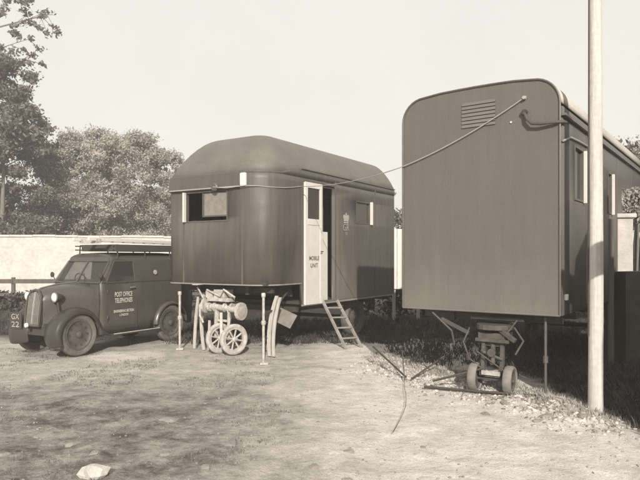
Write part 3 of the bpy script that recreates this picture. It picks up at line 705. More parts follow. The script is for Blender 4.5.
# timber steps at the door
st = empty('door_steps', (0, 0, 0), 0, label='leaning pale timber steps below the open caravan door', cat='steps')
pa = [Vector((.06, 10.98, .82)), Vector((.34, 11.18, .80))]; pb = [Vector((.47, 10.62, 0)), Vector((.76, 10.80, 0))]
for a, b in zip(pa, pb): mb = MB(); mb.beam(a+(a-b).normalized()*.05, b, .028, .055); mb.build('stringer', M['wood_grey'], st, bevel=.005)
for k in (.12, .33, .55, .77):
    a = pa[0].lerp(pb[0], k); b = pa[1].lerp(pb[1], k); mb = MB(); mb.beam(a, b, .085, .022); mb.build('tread', M['wood_grey'], st, bevel=.004)

# ------------------------------------------------------------ right van
YR = R(35.8); RW = 1.98
rc = Vector((2.705, 6.728)); ctr = rc + Vector((-cos(YR), sin(YR)))*RW/2
rv = empty('trailer_van', (ctr.x, ctr.y, 0), -YR, label='tall boxy dark trailer van seen end on, louvred vent high on its end', cat='trailer')
RL = 6.4; hw = RW/2; ZB, ZT = .985, 3.40
# end profile with rounded top corners and a cambered roof
def endprof(w, z0, zt, top, n=8, r=.30):
    pts = [(-w, z0), (-w, zt)]
    for i in range(1, n+1): a = pi-(pi/2)*i/n; pts.append((-w+r+cos(a)*r, top-.03-r+sin(a)*r))
    for i in range(1, 6): x = -w+r+(2*w-2*r)*i/6; pts.append((x, top-.03+.03*cos((x)/(w)*pi/2)))
    for i in range(0, n): a = pi/2-(pi/2)*i/n; pts.append((w-r+cos(a)*r, top-.03-r+sin(a)*r))
    pts += [(w, zt), (w, z0)]
    return pts
ep = endprof(hw, ZB, 3.40, 3.73)
mb = MB(); n = len(ep); mb.add([(x, 0, z) for x, z in ep]+[(x, .04, z) for x, z in ep], [tuple(range(n)), tuple(range(n, 2*n))]+[(i, (i+1) % n, n+(i+1) % n, n+i) for i in range(n)])
mb.build('end_wall', M['van_r'], rv, smooth=True)
mb = MB(); mb.add([(x, RL, z) for x, z in ep]+[(x, RL-.04, z) for x, z in ep], [tuple(range(n)), tuple(range(n, 2*n))]+[(i, (i+1) % n, n+(i+1) % n, n+i) for i in range(n)]); mb.build('end_wall', M['van_r'], rv, smooth=True)
# roof skin
top = [p for p in ep if p[1] >= 3.2][0:]
top = [(x*1.006, z+.012) for x, z in ep if z > 3.30]
mb = MB(); mb.loft([[(x, y, z) for x, z in top] for y in (.03, 1.5, 3, 4.5, RL+.01)]); mb.build('roof', M['roof_r'], rv, smooth=True, thick=.02)
# edge bead round the end
mb = MB(); mb.tube([(x, -.005, z) for x, z in endprof(hw, ZB, 3.40, 3.73)], .013, 6); mb.build('end_bead', M['trim'], rv, smooth=True)
MB().tube([(-hw, -.005, ZB), (hw, -.005, ZB)], .012, 6).build('lower_bead', M['van_r'], rv)
# side walls
pathR = [(hw-.0, .04), (hw-.0, RL-.04)]
walls(pathR, lambda s, p: ZB, 3.36, [(.54, 1.0, 2.34, 3.0), (2.62, 2.9, 2.3, 2.92)], M['van_r'], rv, name='side_wall', thick=.035, zsub=(ZB,))
walls([(-hw, .04), (-hw, RL-.04)], lambda s, p: ZB, 3.36, [], M['van_r'], rv, name='side_wall', thick=.035, zsub=(ZB,))
MB().box((0, RL/2, ZB+.04), (RW-.06, RL-.1, .06)).build('floor', M['black'], rv)
mb = MB(); mb.beam((hw+.035, .01, 3.26), (hw+.035, RL, 3.26), .05, .025); mb.build('gutter', M['gutter'], rv)
for (a, b, c, d) in ((.58, 1.04, 2.34, 3.0), (2.66, 2.94, 2.3, 2.92)):
    wn = empty('window', (hw, a, 0)); wn.parent = rv
    mb = MB()
    for z in (c+.01, d-.01): mb.beam((.005, 0, z), (.005, b-a, z), .05, .025)
    for y in (.012, b-a-.012): mb.beam((.005, y, c), (.005, y, d), .05, .025, (0, 1, 0))
    mb.build('frame', M['trim'], wn)
    MB().box((-.01, (b-a)/2, (c+d)/2), (.006, b-a-.02, d-c-.02)).build('pane', M['glass_dark'], wn)
    MB().box((.04, b-a+.02, (c+d)/2-.01), (.05, .035, d-c)).build('open_casement', M['white'], wn, bevel=.005)
# cover strips
for a in (1.25, 3.4, 4.8): MB().box((hw+.02, a, 2.15), (.008, .04, 2.2)).build('cover_strip', M['van_r'], rv)
# louvred vent high on the end
vt = empty('louvred_vent', (.04, 0, 3.40)); vt.parent = rv
for i in range(7): MB().box((0, -.008, -.14+i*.045), (.42, .012, .034), Matrix.Rotation(R(-4), 3, 'X')).build('slat', M['van_r'], vt)
mb = MB()
for i in range(24):
    z = 1.06+i*.098
    for x in (-hw+.045, hw-.045): mb.lathe([(-.002, .003), (0, .005)], (x, -.001, z), (0, 1, 0), 6)
for i in range(20): mb.lathe([(-.004, .003), (0, .007)], (-hw+.1+i*.0935, -.001, 1.03), (0, 1, 0), 6)
mb.build('rivets', M['van_r'], rv)['kind'] = 'stuff'
for x in (-.34, .33): MB().box((x, -.001, 2.33), (.022, .002, 2.66)).build('cover_strip', M['van_r'], rv)
# cable socket, lamp
MB().lathe([(-.03, .03), (0, .04)], (.60, -.02, 3.33), (0, 1, 0), 10).build('socket', M['black'], rv)
MB().lathe([(-.03, .02), (.0, .025)], (.60, -.02, 3.50), (0, 1, 0), 8).build('hook', M['offwhite'], rv)
MB().lathe([(-.01, .012), (.0, .012)], (.44, -.005, 3.24), (0, 1, 0), 8).build('stud', M['white'], rv)
MB().box((hw+.035, .14, 1.19), (.04, .06, .07)).build('side_lamp', M['lens'], rv, bevel=.01)
mb = MB(); pts = [(.60, -.03, 3.33), (.64, -.06, 3.24), (.70, -.07, 3.18), (.80, -.07, 3.165), (.95, -.05, 3.17), (1.02, .0, 3.17), (1.03, .1, 3.18)]
mb.tube(pts, .019, 8); mb.build('looped_cable', M['cable_dark'], rv, smooth=True)
mb = MB(); mb.tube([(hw+.03, .02, 2.96), (hw+.035, .35, 3.05), (hw+.035, .8, 3.07), (hw+.035, 1.3, 3.08)], .012, 6); mb.build('side_conduit', M['cable'], rv)
# chassis below
mb = MB()
for x in (-.5, .5): mb.beam((x, .45, .89), (x, RL-.1, .89), .07, .13)
for y in (.5, 1.2, 2.4, 3.6, 4.8, 6.2): mb.beam((-.9, y, .88), (.9, y, .88), .06, .08)
mb.beam((-.50, .1, .86), (-.1, .4, .60), .04, .05); mb.beam((.42, .15, .86), (.12, .35, .62), .04, .04)
mb.tube([(-.58, .02, .94), (-.33, .05, .72), (-.30, .06, .56)], .014, 6)
mb.build('chassis', M['black'], rv)
# jockey dolly
dl = empty('dolly', (-.18, -.02, 0)); dl.parent = rv; dl.location = (.19, .04, 0)
mb = MB(); mb.lathe([(-.03, .22), (.03, .22)], (0, .12, .80), (0, 0, 1), 18); mb.box((0, .12, .68), (.34, .26, .10)); 
for x in (-.11, .12): mb.beam((x, .05, .70), (x, .0, .20), .045, .06)
mb.beam((-.2, .0, .64), (.22, -.02, .64), .05, .04); mb.tube([(-.1, -.03, .50), (.14, -.02, .42)], .02, 6); mb.tube([(.0, .05, .62), (.03, -.05, .35)], .03, 8)
mb.box((0, -.05, .24), (.26, .05, .05)); mb.beam((.1, .0, .78), (.30, -.05, .66), .05, .05)
for k in range(4): mb.box((0, .05, .62-.016*k), (.44-.07*k, .05, .012))
mb.tube([(-.28, 0, .78), (-.34, -.05, .6), (-.26, -.05, .4), (-.12, -.03, .3)], .012, 6); mb.tube([(.24, .1, .8), (.38, 0, .66), (.3, -.05, .5)], .014, 6); mb.tube([(-.16, -.06, .5), (.18, -.08, .3)], .01, 6)
mb.lathe([(-.02, .05), (.02, .05)], (.02, -.07, .5), (0, 1, 0), 10); mb.tube([(-.3, .1, .9), (.36, .1, .9)], .025, 8); mb.tube([(.3, .02, .9), (.1, -.02, .62)], .012, 6)
mb.build('fork', M['iron'], dl, bevel=.005)
MB().tube([(-.26, 0, .175), (.26, 0, .175)], .022, 8).build('axle', M['rim'], dl)
MB().box((.02, -.09, .26), (.22, .03, .05)).build('number_tag', M['offwhite'], dl)
for x in (-.02, .41): wheel(rv, (x, .04, .175), .18, .10, M['dusty'], M['iron'], (1, .08, 0))
for x in (-.75, .75): wheel(rv, (x, 4.7, .40), .40, .17, M['tyre'], M['rim'], (1, 0, 0))
MB().tube([(-.75, 4.7, .40), (.75, 4.7, .40)], .04, 8).build('rear_axle', M['black'], rv)
mb = MB(); mb.tube([(.80, .12, .95), (.80, .12, .02)], .016, 8); mb.tube([(.80, .12, .42), (.80, .12, .50)], .028, 8); mb.box((.8, .12, .02), (.1, .1, .02)); mb.build('corner_jack', M['rim'], rv)
mb = MB(); mb.tube([(.10, -.02, .30), (-.45, -.25, .12)], .014, 6); mb.build('drawbar', M['black'], rv)

# overhead cable between the two vans
def world(o_yaw, loc, p): 
    return Vector((loc[0]+p[0]*cos(o_yaw)+p[1]*sin(o_yaw), loc[1]-p[0]*sin(o_yaw)+p[1]*cos(o_yaw), p[2]))
pts = [world(YL, LC, p) for p in ((.08, -.12, 2.83), (.35, -.09, 2.80), (.75, -.075, 2.82), (.93, .03, 2.81), (1.04, .15, 2.80), (1.12, .30, 2.80), (1.145, .45, 2.81), (1.14, .7, 2.84))]
A = world(YL, LC, (1.14, .95, 2.88)); B = world(YR, ctr, (-hw-.03, -.03, 2.83)); D = world(YR, ctr, (.60, -.03, 3.50))
for i in range(17): t = i/16; p = A.lerp(B, t); p.z -= .07*4*t*(1-t); pts.append(p)
for i in range(1, 17): t = i/16; p = B.lerp(D, t); p.z -= .06*4*t*(1-t); pts.append(p)
mb = MB(); mb.tube(pts, .0065, 6); tag(mb.build('cable', M['cable'], None, smooth=True), 'thin pale cable looping from the left caravan nose up to the right van end', 'cable')

# ------------------------------------------------------------ pole
po = empty('utility_pole', (2.913, 6.31, gz(2.9, 6.31)-.1), 0, label='bleached round timber pole rising out of the picture before the right van', cat='pole')
mb = MB(); mb.tube([(0, 0, 0), (.0, 0, .3), (.006, 0, 1.5), (.0, 0, 3), (-.005, 0, 5), (0, 0, 7.6)], [.082, .075, .072, .068, .062, .055], 20); mb.build('shaft', M['wood_pole'], po, smooth=True)
MB().tube([(-.078, -.0, 0.9), (-.074, 0, 3), (-.066, 0, 7.5)], .007, 6).build('earth_wire', M['black'], po)
pts = [(2.913+random.gauss(0, .12), 6.31+random.gauss(0, .10)) for _ in range(60)]
STAKE = pts
# stakes, rods and wire on the ground
def rod(pts, r, m, label, cat='rod', name='rod', group=None): mb = MB(); mb.tube(pts, r, 6); return tag(mb.build(name, M[m], None, smooth=True), label, cat, group)
rod([(1.30, 7.45, .03), (1.9, 7.12, .045), (2.56, 6.80, .06)], .018, 'black', 'long dark iron bar lying on the ground before the small twin wheels', 'bar', 'iron_bar')
rod([(.80, 8.98, .30), (1.16, 8.05, .03)], .013, 'black', 'thin dark stake slanting down leftmost of the crossed stakes near the shade edge', 'stake', 'stake')
rod([(1.72, 8.25, .28), (1.22, 7.95, .03)], .012, 'black', 'thin dark stake slanting down to the right van side of the crossed stakes', 'stake', 'stake')
rod([(1.15, 8.35, .35), (1.12, 7.9, .02)], .007, 'rim', 'short upright peg between the two slanting stakes', 'peg', 'peg')
rod([(1.12, 7.9, .02), (1.06, 7.5, .02), (1.02, 7.1, .02), (.98, 6.8, .02), (.93, 6.5, .02), (.86, 6.2, .02), (.78, 5.9, .02), (.68, 5.55, .02)], .0035, 'rim', 'thin wire trailing over the pale ground from the crossed stakes', 'wire', 'wire')

# ------------------------------------------------------------ small van
phi = math.atan2(-.863, -.505)
car = empty('small_van', (-3.985, 11.17, 0), phi, label='small dark vintage delivery van with lettered door and ladder on its roof', cat='van')
car.scale = (1, .93, 1)
def arch(x, xc, r, zc, zlow):
    d = r*r-(x-xc)**2
    return max(zlow, zc+math.sqrt(d)) if d > 0 else zlow
def bsec(x, slope=None):
    """half section points, bottom to roof ridge; slope gives x per row for the raked windscreen pillar"""
    e = 1.0
    if x < -1.40: e = 1-.16*((-1.40-x)/.34)**2
    zt = 1.735 - .05*max(0, (x+.1))**1.5 - .07*max(0, -1.1-x)**1.5
    zb_ = arch(x, -1.04, .42, .355, .30)
    if x > .60: e *= .97
    wb, wm = .615*e, .645*e
    rows = [(wb, zb_), (wb+.01, max(.55, zb_)), (wm, max(.85, zb_+.02)), (wm, 1.20), (.585*e, 1.575), (.55*e, 1.645), (.46*e, zt-.035), (.30*e, zt-.010), (.15*e, zt-.002), (0, zt)]
    xx = [x]*len(rows)
    if slope:
        xx = [slope[0]]*4+[slope[1], slope[1]-.02, slope[1]-.03, slope[1]-.01, slope[1], slope[1]]
    return [(xx[i], rows[i][0], rows[i][1]) for i in range(len(rows))]
xsb = [-1.74, -1.70, -1.62, -1.52] + [-1.04-.40+.08*i for i in range(11)] + [-.60, -.50, -.30, -.13, .10]
secs = [bsec(x) for x in xsb]; secs.append(bsec(.33, (.52, .30))); secs.append(bsec(.42, (.66, .40)))
i0 = xsb.index(-.13)
full = []
for s in secs: full.append(s + [(p[0], -p[1], p[2]) for p in s[-2::-1]])
nrow = len(full[0])
mb = MB(); mb.loft(full, skip=lambda i, k: (k in (3, nrow-5)) and i0 <= i <= i0+1)
mb.add(full[0], [tuple(range(nrow))])
mb.build('body', M['car'], car, smooth=True, thick=.02)
fs_ = full[-1]
# scuttle below the screen and header above
mb = MB(); mb.add([fs_[0], fs_[1], fs_[2], fs_[3], fs_[nrow-4], fs_[nrow-3], fs_[nrow-2], fs_[nrow-1]], [tuple(range(8))]); mb.add(fs_[4:nrow-4], [tuple(range(nrow-8))]); mb.build('scuttle', M['car'], car, thick=.015)
ws = empty('windscreen', (0, 0, 0)); ws.parent = car
a, b, c, d = [Vector(fs_[i]) for i in (3, 4, nrow-5, nrow-4)]
mb = MB(); mb.add([a, b, c, d], [(0,1,2,3)]); mb.build('pane', M['glass'], ws, thick=.006)
mb = MB()
for p, q in ((a, b), (b, c), (c, d), (d, a), ((a+d)/2, (b+c)/2)): mb.tube([p+Vector((.012, 0, 0)), q+Vector((.012, 0, 0))], .016, 6)
mb.build('frame', M['car'], ws)
mb = MB(); mb.tube([a.lerp(d, .3)+Vector((.03, 0, 0)), a.lerp(c, .45)+Vector((.03, 0, .0))], .006, 5); mb.build('wiper', M['black'], ws)
for sgn in (1, -1):
    p = [Vector(full[i0][3]), Vector(full[i0][4]), Vector(full[i0+2][4]), Vector(full[i0+2][3])]
    p = [Vector((q.x, q.y*sgn, q.z)) for q in p]
    dw_ = empty('door', (0, 0, 0)); dw_.parent = car
    mb = MB(); mb.add(p, [(0,1,2,3)]); mb.build('pane', M['glass'], dw_, thick=.005)
    mb = MB()
    for q, r_ in zip(p, p[1:]+p[:1]): mb.tube([q, r_], .016, 6)
    mb.build('window_frame', M['car'], dw_)
    y = .648*sgn
    mb = MB()   # door shut lines as thin dark beads in the joint
    for (q, r_) in (((-.17, y, .36), (-.17, y, 1.20)), ((-.17, y, 1.2), (-.17, .60*sgn, 1.56)), ((.50, y, .50), (.53, y, 1.20)), ((-.17, y*.965, .37), (.40, y*.965, .37))): mb.tube([q, r_], .006, 4)
    mb.build('door_joint', M['inside'], dw_)
    mb = MB(); mb.tube([(-.10, y, 1.10), (-.10, y+.04*sgn, 1.10), (.02, y+.045*sgn, 1.10)], .010, 6); mb.build('handle', M['chrome'], dw_)
    for z in (.6, 1.05): MB().tube([(.50, y+.008*sgn, z-.03), (.50, y+.008*sgn, z+.03)], .014, 6).build('hinge', M['car'], dw_)
    mb = MB(); mb.tube([(-1.66, .60*sgn, 1.205), (-1.3, y*.995+.004*sgn, 1.205), (.62, y+.003*sgn, 1.205)], .009, 5); mb.build('waist_moulding', M['car'], car)
    if sgn > 0:
        lettering('lettering', 'POST OFFICE', (.14, y, .985), (-1, 0, 0), (0, 0, 1), .40, .085, M['letter'], dw_, bold=.02, proud=.006)
        lettering('lettering', 'TELEPHONES', (.14, y, .875), (-1, 0, 0), (0, 0, 1), .40, .085, M['letter'], dw_, bold=.02, proud=.006)
        lettering('lettering', 'ENGINEERING SECTION', (.13, y-.01, .685), (-1, 0, 0), (0, 0, 1), .46, .05, M['letter'], dw_, bold=.03, proud=.012)
        lettering('lettering', 'LONDON', (.13, y-.016, .615), (-1, 0, 0), (0, 0, 1), .20, .045, M['letter'], dw_, bold=.02, proud=.016)
# crest on the rear quarter, filler
MB().lathe([(-.0, .045), (.008, .045)], (-.62, .652, 1.36), (0, 1, .1), 12).build('badge', M['offwhite'], car)
# rear doors joint
MB().tube([(-1.765, 0, .4), (-1.765, 0, 1.6)], .006, 4).build('rear_joint', M['inside'], car)
# bonnet
hb = []
for x, w_, zt in ((.62, .56, 1.195), (.75, .53, 1.19), (.95, .44, 1.175), (1.15, .35, 1.155), (1.30, .285, 1.13), (1.40, .235, 1.09), (1.455, .20, 1.03)):
    half = [(x, w_*1.02, .50), (x, w_*1.04, .80), (x, w_, 1.0 if x < 1.3 else .92), (x, w_*.88, zt-.07), (x, w_*.6, zt-.015), (x, w_*.15, zt+.005), (x, 0, zt+.01)]
    hb.append(half+[(p[0], -p[1], p[2]) for p in half[-2::-1]])
mb = MB(); mb.loft(hb); mb.add(hb[-1], [tuple(range(len(hb[-1])))]); mb.build('bonnet', M['car'], car, smooth=True)
MB().tube([(.66, 0, 1.215), (1.1, 0, 1.182), (1.38, 0, 1.13), (1.455, 0, 1.06)], .010, 6).build('bonnet_hinge', M['chrome'], car)
# radiator grille
gr2 = empty('grille', (0, 0, 0)); gr2.parent = car
shell = [(-.19, .52), (-.205, .80), (-.18, 1.0), (-.10, 1.08), (0, 1.105), (.10, 1.08), (.18, 1.0), (.205, .80), (.19, .52)]
def gx(z): return 1.53-.075*max(0, (z-.5)/.6)**1.5
mb = MB(); mb.tube([(gx(z), y, z) for y, z in shell+[shell[0]]], .022, 8); mb.build('shell', M['car'], gr2, smooth=True)
mb = MB(); mb.add([(gx(z)-.03, y, z) for y, z in shell], [tuple(range(len(shell)))]); mb.build('core', M['inside'], gr2, thick=.02)
for i in range(9):
    y = -.15+i*.0375; zt = 1.07-1.7*y*y*1.2
    MB().tube([(gx(z), y, z) for z in (.54, .7, .85, zt)], .0065 if i != 4 else .014, 5).build('bar', M['chrome'], gr2)
# wings
def wing(xc, zc, y0, r0, a0, a1, tail, sgn, name, m, prof, nose=0):
    secs = []
    for i in range(22):
        t = i/21; a = R(a0+(a1-a0)*t); row = []
        for (y, dr_) in prof:
            rr = r0+dr_ + (nose*max(0, cos(a))**2*.6 if nose else 0)
            row.append((xc+cos(a)*rr*1.02, y*sgn, zc+sin(a)*rr))
        secs.append(row)
    if tail:
        for (tx, tz) in tail:
            row = []
            for (y, dr_) in prof: row.append((tx-.0, y*sgn, tz+dr_*.6))
            secs.append(row)
    mb = MB(); mb.loft(secs); mb.build(name, m, car, smooth=True, thick=.012, sub=1)
for sgn in (1, -1):
    wing(1.075, .355, .5, .405, -22, 165, [(.60, .36), (.46, .295)], sgn, 'front_wing', M['car_dark'], [(.22, -.06), (.34, -.005), (.48, .055), (.60, .055), (.685, .025), (.715, -.03), (.715, -.06)], nose=.05)
    wing(-1.04, .355, .5, .395, 0, 180, None, sgn, 'rear_wing', M['car'], [(.60, .035), (.66, .04), (.70, .015), (.71, -.02)])
    mb = MB(); mb.box((-.12, .655*sgn, .285), (1.16, .17, .028)); mb.build('running_board', M['car_dark'], car, bevel=.008)
    MB().tube([(-.66, .735*sgn, .30), (.42, .735*sgn, .30)], .009, 6).build('sill_strip', M['offwhite'], car)
    # valance between wing and bonnet
    mb = MB(); mb.add([(.64, .57*sgn, .42), (.64, .55*sgn, .80), (1.0, .42*sgn, .80), (1.44, .22*sgn, .72), (1.44, .20*sgn, .42)], [(0,1,2,3,4)]); mb.build('valance', M['car_dark'], car, thick=.01)
    hl = empty('headlight', (1.36, .385*sgn, .985)); hl.parent = car
    MB().lathe([(-.18, .012), (-.13, .045), (-.06, .070), (.0, .080), (.01, .076)], (0,0,0), (1,0,0), 20).build('shell', M['car_dark'], hl, smooth=True)
    MB().lathe([(.005, .073), (.022, .065), (.035, .04), (.04, .01)], (0,0,0), (1,0,0), 20).build('lens', M['lens'], hl, smooth=True)
    MB().lathe([(-.004, .082), (.012, .083), (.014, .072)], (0,0,0), (1,0,0), 20).build('ring', M['chrome'], hl, smooth=True)
    MB().tube([(-.05, 0, -.07), (-.07, .02*sgn, -.26)], .02, 6).build('stalk', M['car_dark'], hl)
    wheel(car, (1.075, .60*sgn, .355), .355, .13, M['tyre'], M['rim'], (0, sgn, 0), hubm=M['rim'])
    wheel(car, (-1.04, .60*sgn, .355), .355, .13, M['tyre'], M['rim'], (0, sgn, 0), hubm=M['rim'])
    mr_ = empty('mirror', (.68, .70*sgn, 1.33)); mr_.parent = car
    MB().tube([(-.03, -.06*sgn, -.12), (0, 0, 0)], .008, 5).build('arm', M['black'], mr_); MB().lathe([(-.01, .045), (.012, .05), (.02, .03)], (0,0,0), (1,0,0), 14).build('glass', M['black'], mr_)
MB().lathe([(0, .04), (.03, .035), (.04, .01)], (1.60, -.02, .53), (1,0,0), 12).build('fog_lamp', M['lens'], car, smooth=True)
npl = empty('number_plate', (1.545, -.44, .585)); npl.parent = car; npl.rotation_euler = (0, 0, R(12))
MB().box((0, 0, 0), (.012, .27, .28)).build('plate', M['inside'], npl)
lettering('lettering', 'GX', (.007, 0, .065), (0, 1, 0), (0, 0, 1), .17, .09, M['crest'], npl); lettering('lettering', '22', (.007, 0, -.065), (0, 1, 0), (0, 0, 1), .17, .09, M['crest'], npl)
# cabin inside and underside
mb = MB(); mb.box((-.45, .0, .46), (2.2, 1.1, .05)); mb.box((1.0, 0, .45), (.9, .5, .2)); mb.build('underside', M['inside'], car)
for y in (-.28, .28):
    mb = MB(); mb.box((-.05, y, .80), (.42, .42, .16)); mb.box((-.28, y, 1.06), (.12, .40, .46), Matrix.Rotation(-.15, 3, 'Y')); mb.build('seat', M['trim'], car, bevel=.03)
mb = MB(); ring = [(.36+.05*cos(t), -.28+.18*sin(t)*1.0, 1.18+.17*cos(t)) for t in [2*pi*i/20 for i in range(21)]]; mb.tube(ring, .012, 6); mb.tube([(.36, -.28, 1.18), (.6, -.28, 1.05)], .015, 6); mb.build('steering_wheel', M['black'], car)
MB().box((.56, 0, 1.08), (.12, 1.1, .16)).build('dashboard', M['trim'], car)
MB().tube([(-1.04, -.6, .33), (-1.04, .6, .33)], .04, 8).build('rear_axle', M['inside'], car)
MB().tube([(1.075, -.6, .33), (1.075, .6, .33)], .03, 8).build('front_axle', M['inside'], car)
# roof rack (part of the van) and the ladder lying on it (a thing of its own)
rk = empty('roof_rack', (0, 0, 0)); rk.parent = car
for x in (.20, -.45, -1.1, -1.55):
    MB().tube([(x, -.56, 1.62), (x, -.54, 1.86), (x, .54, 1.86), (x, .56, 1.62)], .014, 6).build('crossbar', M['black'], rk)
for y in (-.55, .55):
    for z in (1.78, 1.85): MB().tube([(.30, y, z), (-1.62, y, z)], .012, 6).build('side_rail', M['black'], rk)
MB().box((-.68, .1, 1.815), (1.9, 1.0, .12)).build('load_board', M['inside'], rk)
ld = empty('ladder', (-4.035, 11.17, 0), phi, label='pale wooden ladder lying along the roof rack of the small van', cat='ladder')
for y, z in ((.10, 1.93), (.50, 1.93)): mb = MB(); mb.beam((.80, y+.06, z+.03), (-1.75, y, z), .04, .06); mb.build('rail', M['white'], ld, bevel=.005)
for i in range(9): MB().tube([(.5-i*.26, .12, 1.945), (.5-i*.26, .53, 1.945)], .014, 6).build('rung', M['white'], ld)
lf = empty('bracket', (.48, .0, 0)); lf.parent = ld
MB().box((.12, .36, 1.93), (.10, .44, .08)).build('hook', M['offwhite'], lf)

# ------------------------------------------------------------ stones, gravel, grass
def stone_mesh(seed, flat=.6):
    bm = bmesh.new(); bmesh.ops.create_icosphere(bm, subdivisions=2, radius=1); r = random.Random(seed)
    for v in bm.verts:
        k = 1+.45*noise.noise(v.co*1.6+Vector((seed*3.1, 0, 0)))+.15*noise.noise(v.co*4+Vector((seed, 2, 0))); v.co = Vector((v.co.x*k, v.co.y*k*.8, v.co.z*k*flat))
    me = bpy.data.meshes.new('stone'); bm.to_mesh(me); bm.free(); me.materials.append(M['stone']); return me
sm = [stone_mesh(i, .35+.1*(i % 3)) for i in range(5)]
bgm = stone_mesh(9, .7); bgm.materials.clear(); bgm.materials.append(M['pier']); big = bpy.data.objects.new('stone', bgm); C.objects.link(big); big.location = (-1.70, 4.50, .02); big.scale = (.10, .10, .11); tag(big, 'largest pale stone, alone at the very bottom left of the yard', 'stone')
spots = [(268,318.0,0),]
rs = random.Random(21)
fixed = [(-2.55,5.55,.10),(-2.2,5.3,.07),(-2.65,5.0,.06),(-1.55,6.1,.10),(-1.9,5.05,.06),(-.8,5.3,.07),(-.05,4.7,.06),(.2,4.45,.05),(-.35,4.55,.05),(-.9,4.7,.06),(.25,5.1,.05),(-2.9,6.3,.07),
         (-1.3,5.0,.05),(-.65,6.4,.05),(.9,5.2,.04),(1.75,6.3,.07),(2.05,6.6,.08),(2.3,6.05,.09),(2.45,6.45,.07),(2.62,5.95,.08),(2.7,5.55,.07),(2.15,5.9,.06),(1.95,7.0,.06),(2.5,6.9,.07),(2.72,6.75,.06)]
SL = ['flat pale stone left of the foreground, in the second row from the largest stone', 'flat stone a step behind and left of the largest stone', 'flat stone nearest the left picture edge above the largest stone',
      'broad pale stone farthest back in the middle of the dark dirt patch', 'small flat stone just behind the largest stone', 'flat pale stone standing alone in the centre of the foreground', 'flat stone at the bottom edge directly below the white door',
      'small stone at the bottom edge, rightmost of the foreground trio', 'small stone at the bottom edge, leftmost of the foreground trio', 'flat stone low in the foreground below the right jack post', 'small pale stone in the foreground below the timber steps',
      'flat stone far left, below the front wheel of the small van', 'small flat stone between the largest stone and the jack post', 'small stone on the pale track straight in front of the bowed planks', 'lone small stone on the bright bare ground below the trailing wire']
for i, (x, y, s) in enumerate(fixed):
    o = bpy.data.objects.new('stone', sm[i % 5]); C.objects.link(o); o.location = (x, y, gz(x, y)-s*.05); o.scale = (s*1.1, s*.9, s*(.75 if x < 1.5 else .8)); o.rotation_euler = (0, 0, rs.uniform(0, 6))
    if x > 1.5: tag(o, 'pale rubble stone on the spoil along the shaded hollow edge', 'stone', 'rubble stones along the edge of the hollow')
    else: tag(o, SL[i], 'stone', 'flat stones bedded in the foreground')
bm = bmesh.new(); bmesh.ops.create_icosphere(bm, subdivisions=1, radius=1); bv = np.array([v.co[:] for v in bm.verts]); bfc = np.array([[v.index for v in f.verts] for f in bm.faces]); bm.free()
def scatter(pts, smin, smax, name, m, flat=.6):
    V = []; F = []
    for i, (x, y) in enumerate(pts):
        s = smin+(smax-smin)*random.random()**3; a = random.random()*6.28; ca, sa = cos(a), sin(a)
        v = bv*(1+.33*rng.normal(size=(len(bv), 1)).clip(-1.5, 1.5))*np.array([s, s*random.uniform(.6, 1), s*flat]); v = np.stack([v[:, 0]*ca-v[:, 1]*sa+x, v[:, 0]*sa+v[:, 1]*ca+y, v[:, 2]+gz(x, y)+s*.1], 1)
        V.append(v); F.append(bfc+i*len(bv))
    return quick(name, np.concatenate(V), np.concatenate(F), m)
pts = [(random.uniform(-5, 3.2), 3.2+9*random.random()**1.2) for _ in range(3600)]
tag(scatter(pts, .003, .018, 'gravel', M['gravel']), 'loose small stones strewn over the yard', 'gravel', kind='stuff')
pts = []
while len(pts) < 7000:
    t = random.random(); x = 1.0+1.9*t; y = 9.2-3.4*t**1.1 + random.gauss(0, .35); x += random.gauss(0, .26)
    if x < 3.0 and y < 9.6: pts.append((x, y))
tag(scatter(pts, .006, .036, 'rubble', M['rubble']), 'pale rubble and clods along the edge of the shaded hollow', 'rubble', kind='stuff')
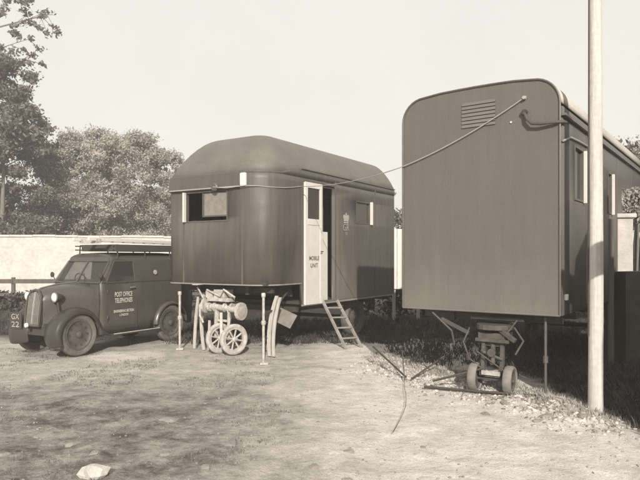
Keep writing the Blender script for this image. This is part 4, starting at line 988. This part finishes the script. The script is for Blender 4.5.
def tufts(pts, hmin, hmax, name, m, nb=9, spread=.04, wd=.004):
    V = []; F = []; k = 0
    for (x, y) in pts:
        z = gz(x, y); h0 = random.uniform(hmin, hmax)
        for b in range(nb):
            a = random.random()*6.28; r = spread*random.random(); bx, by = x+cos(a)*r, y+sin(a)*r; h = h0*random.uniform(.5, 1.1); le = h*random.uniform(.2, .8); w_ = wd*random.uniform(.8, 1.6); t = a+random.uniform(-1, 1)
            dx, dy = cos(t), sin(t)
            V += [(bx-dy*w_, by+dx*w_, z-.005), (bx+dy*w_, by-dx*w_, z-.005), (bx+dx*le*.5+dy*w_*.6, by+dy*le*.5-dx*w_*.6, z+h*.65), (bx+dx*le, by+dy*le, z+h)]
            F.append((k, k+1, k+2, k+3)); k += 4
    return quick(name, V, F, m)
# short dry grass: patches chosen by noise, left ground and round the vehicles
pts = []
while len(pts) < 2600:
    x, y = random.uniform(-6, 1.5), 3+10.5*random.random()
    v = noise.noise(Vector((x*.8, y*.8, 9)))
    if v > .05 and x < -.2 - .5*random.random(): pts.append((x, y))
tag(tufts(pts, .008, .03, 'grass', M['grass'], 7, .07), 'short dry grass in patches over the yard', 'grass', kind='stuff')
pts = []
while len(pts) < 1500:
    t = random.random(); x = .9+2.1*t+random.gauss(0, .16); y = 9.9-3.9*t**1.05+random.gauss(0, .22)
    if x < 3.1: pts.append((x, y))
pts += STAKE
tag(tufts(pts, .015, .07, 'weeds', M['weed_pale'], 9, .07, .0035), 'straggling pale weeds along the edge of the hollow', 'weeds', kind='stuff')
pts = [(random.uniform(1.2, 7.5), random.uniform(8.5, 15.5)) for _ in range(2400)] + [(random.uniform(-3, 1.6), random.uniform(11.3, 15.5)) for _ in range(1200)] + [(random.uniform(3.0, 6), random.uniform(5.0, 9.3)) for _ in range(900)] + [(random.uniform(-11, -4.5), random.uniform(12.5, 17.5)) for _ in range(2600)]
pts = [p for p in pts if not (p[0] < 2.6 and p[1] < 9)]
tag(tufts(pts, .05, .16, 'rough_grass', M['weed'], 10, .14, .006), 'dark rough grass under and behind the caravans', 'grass', kind='stuff')

# ------------------------------------------------------------ haze
hz = MB().box((0, 0, 6.3), (400, 400, 14.8)); me_m = bpy.data.materials.new('haze'); me_m.use_nodes = True; t = me_m.node_tree; t.nodes.clear()
pv = t.nodes.new('ShaderNodeVolumePrincipled'); pv.inputs['Color'].default_value = (.96, .93, .88, 1); pv.inputs['Density'].default_value = .0042; pv.inputs['Anisotropy'].default_value = .0
mo = t.nodes.new('ShaderNodeOutputMaterial'); t.links.new(pv.outputs[0], mo.inputs['Volume'])
tag(hz.build('haze', me_m, None), 'thin pale haze over the whole yard', 'haze', kind='stuff')
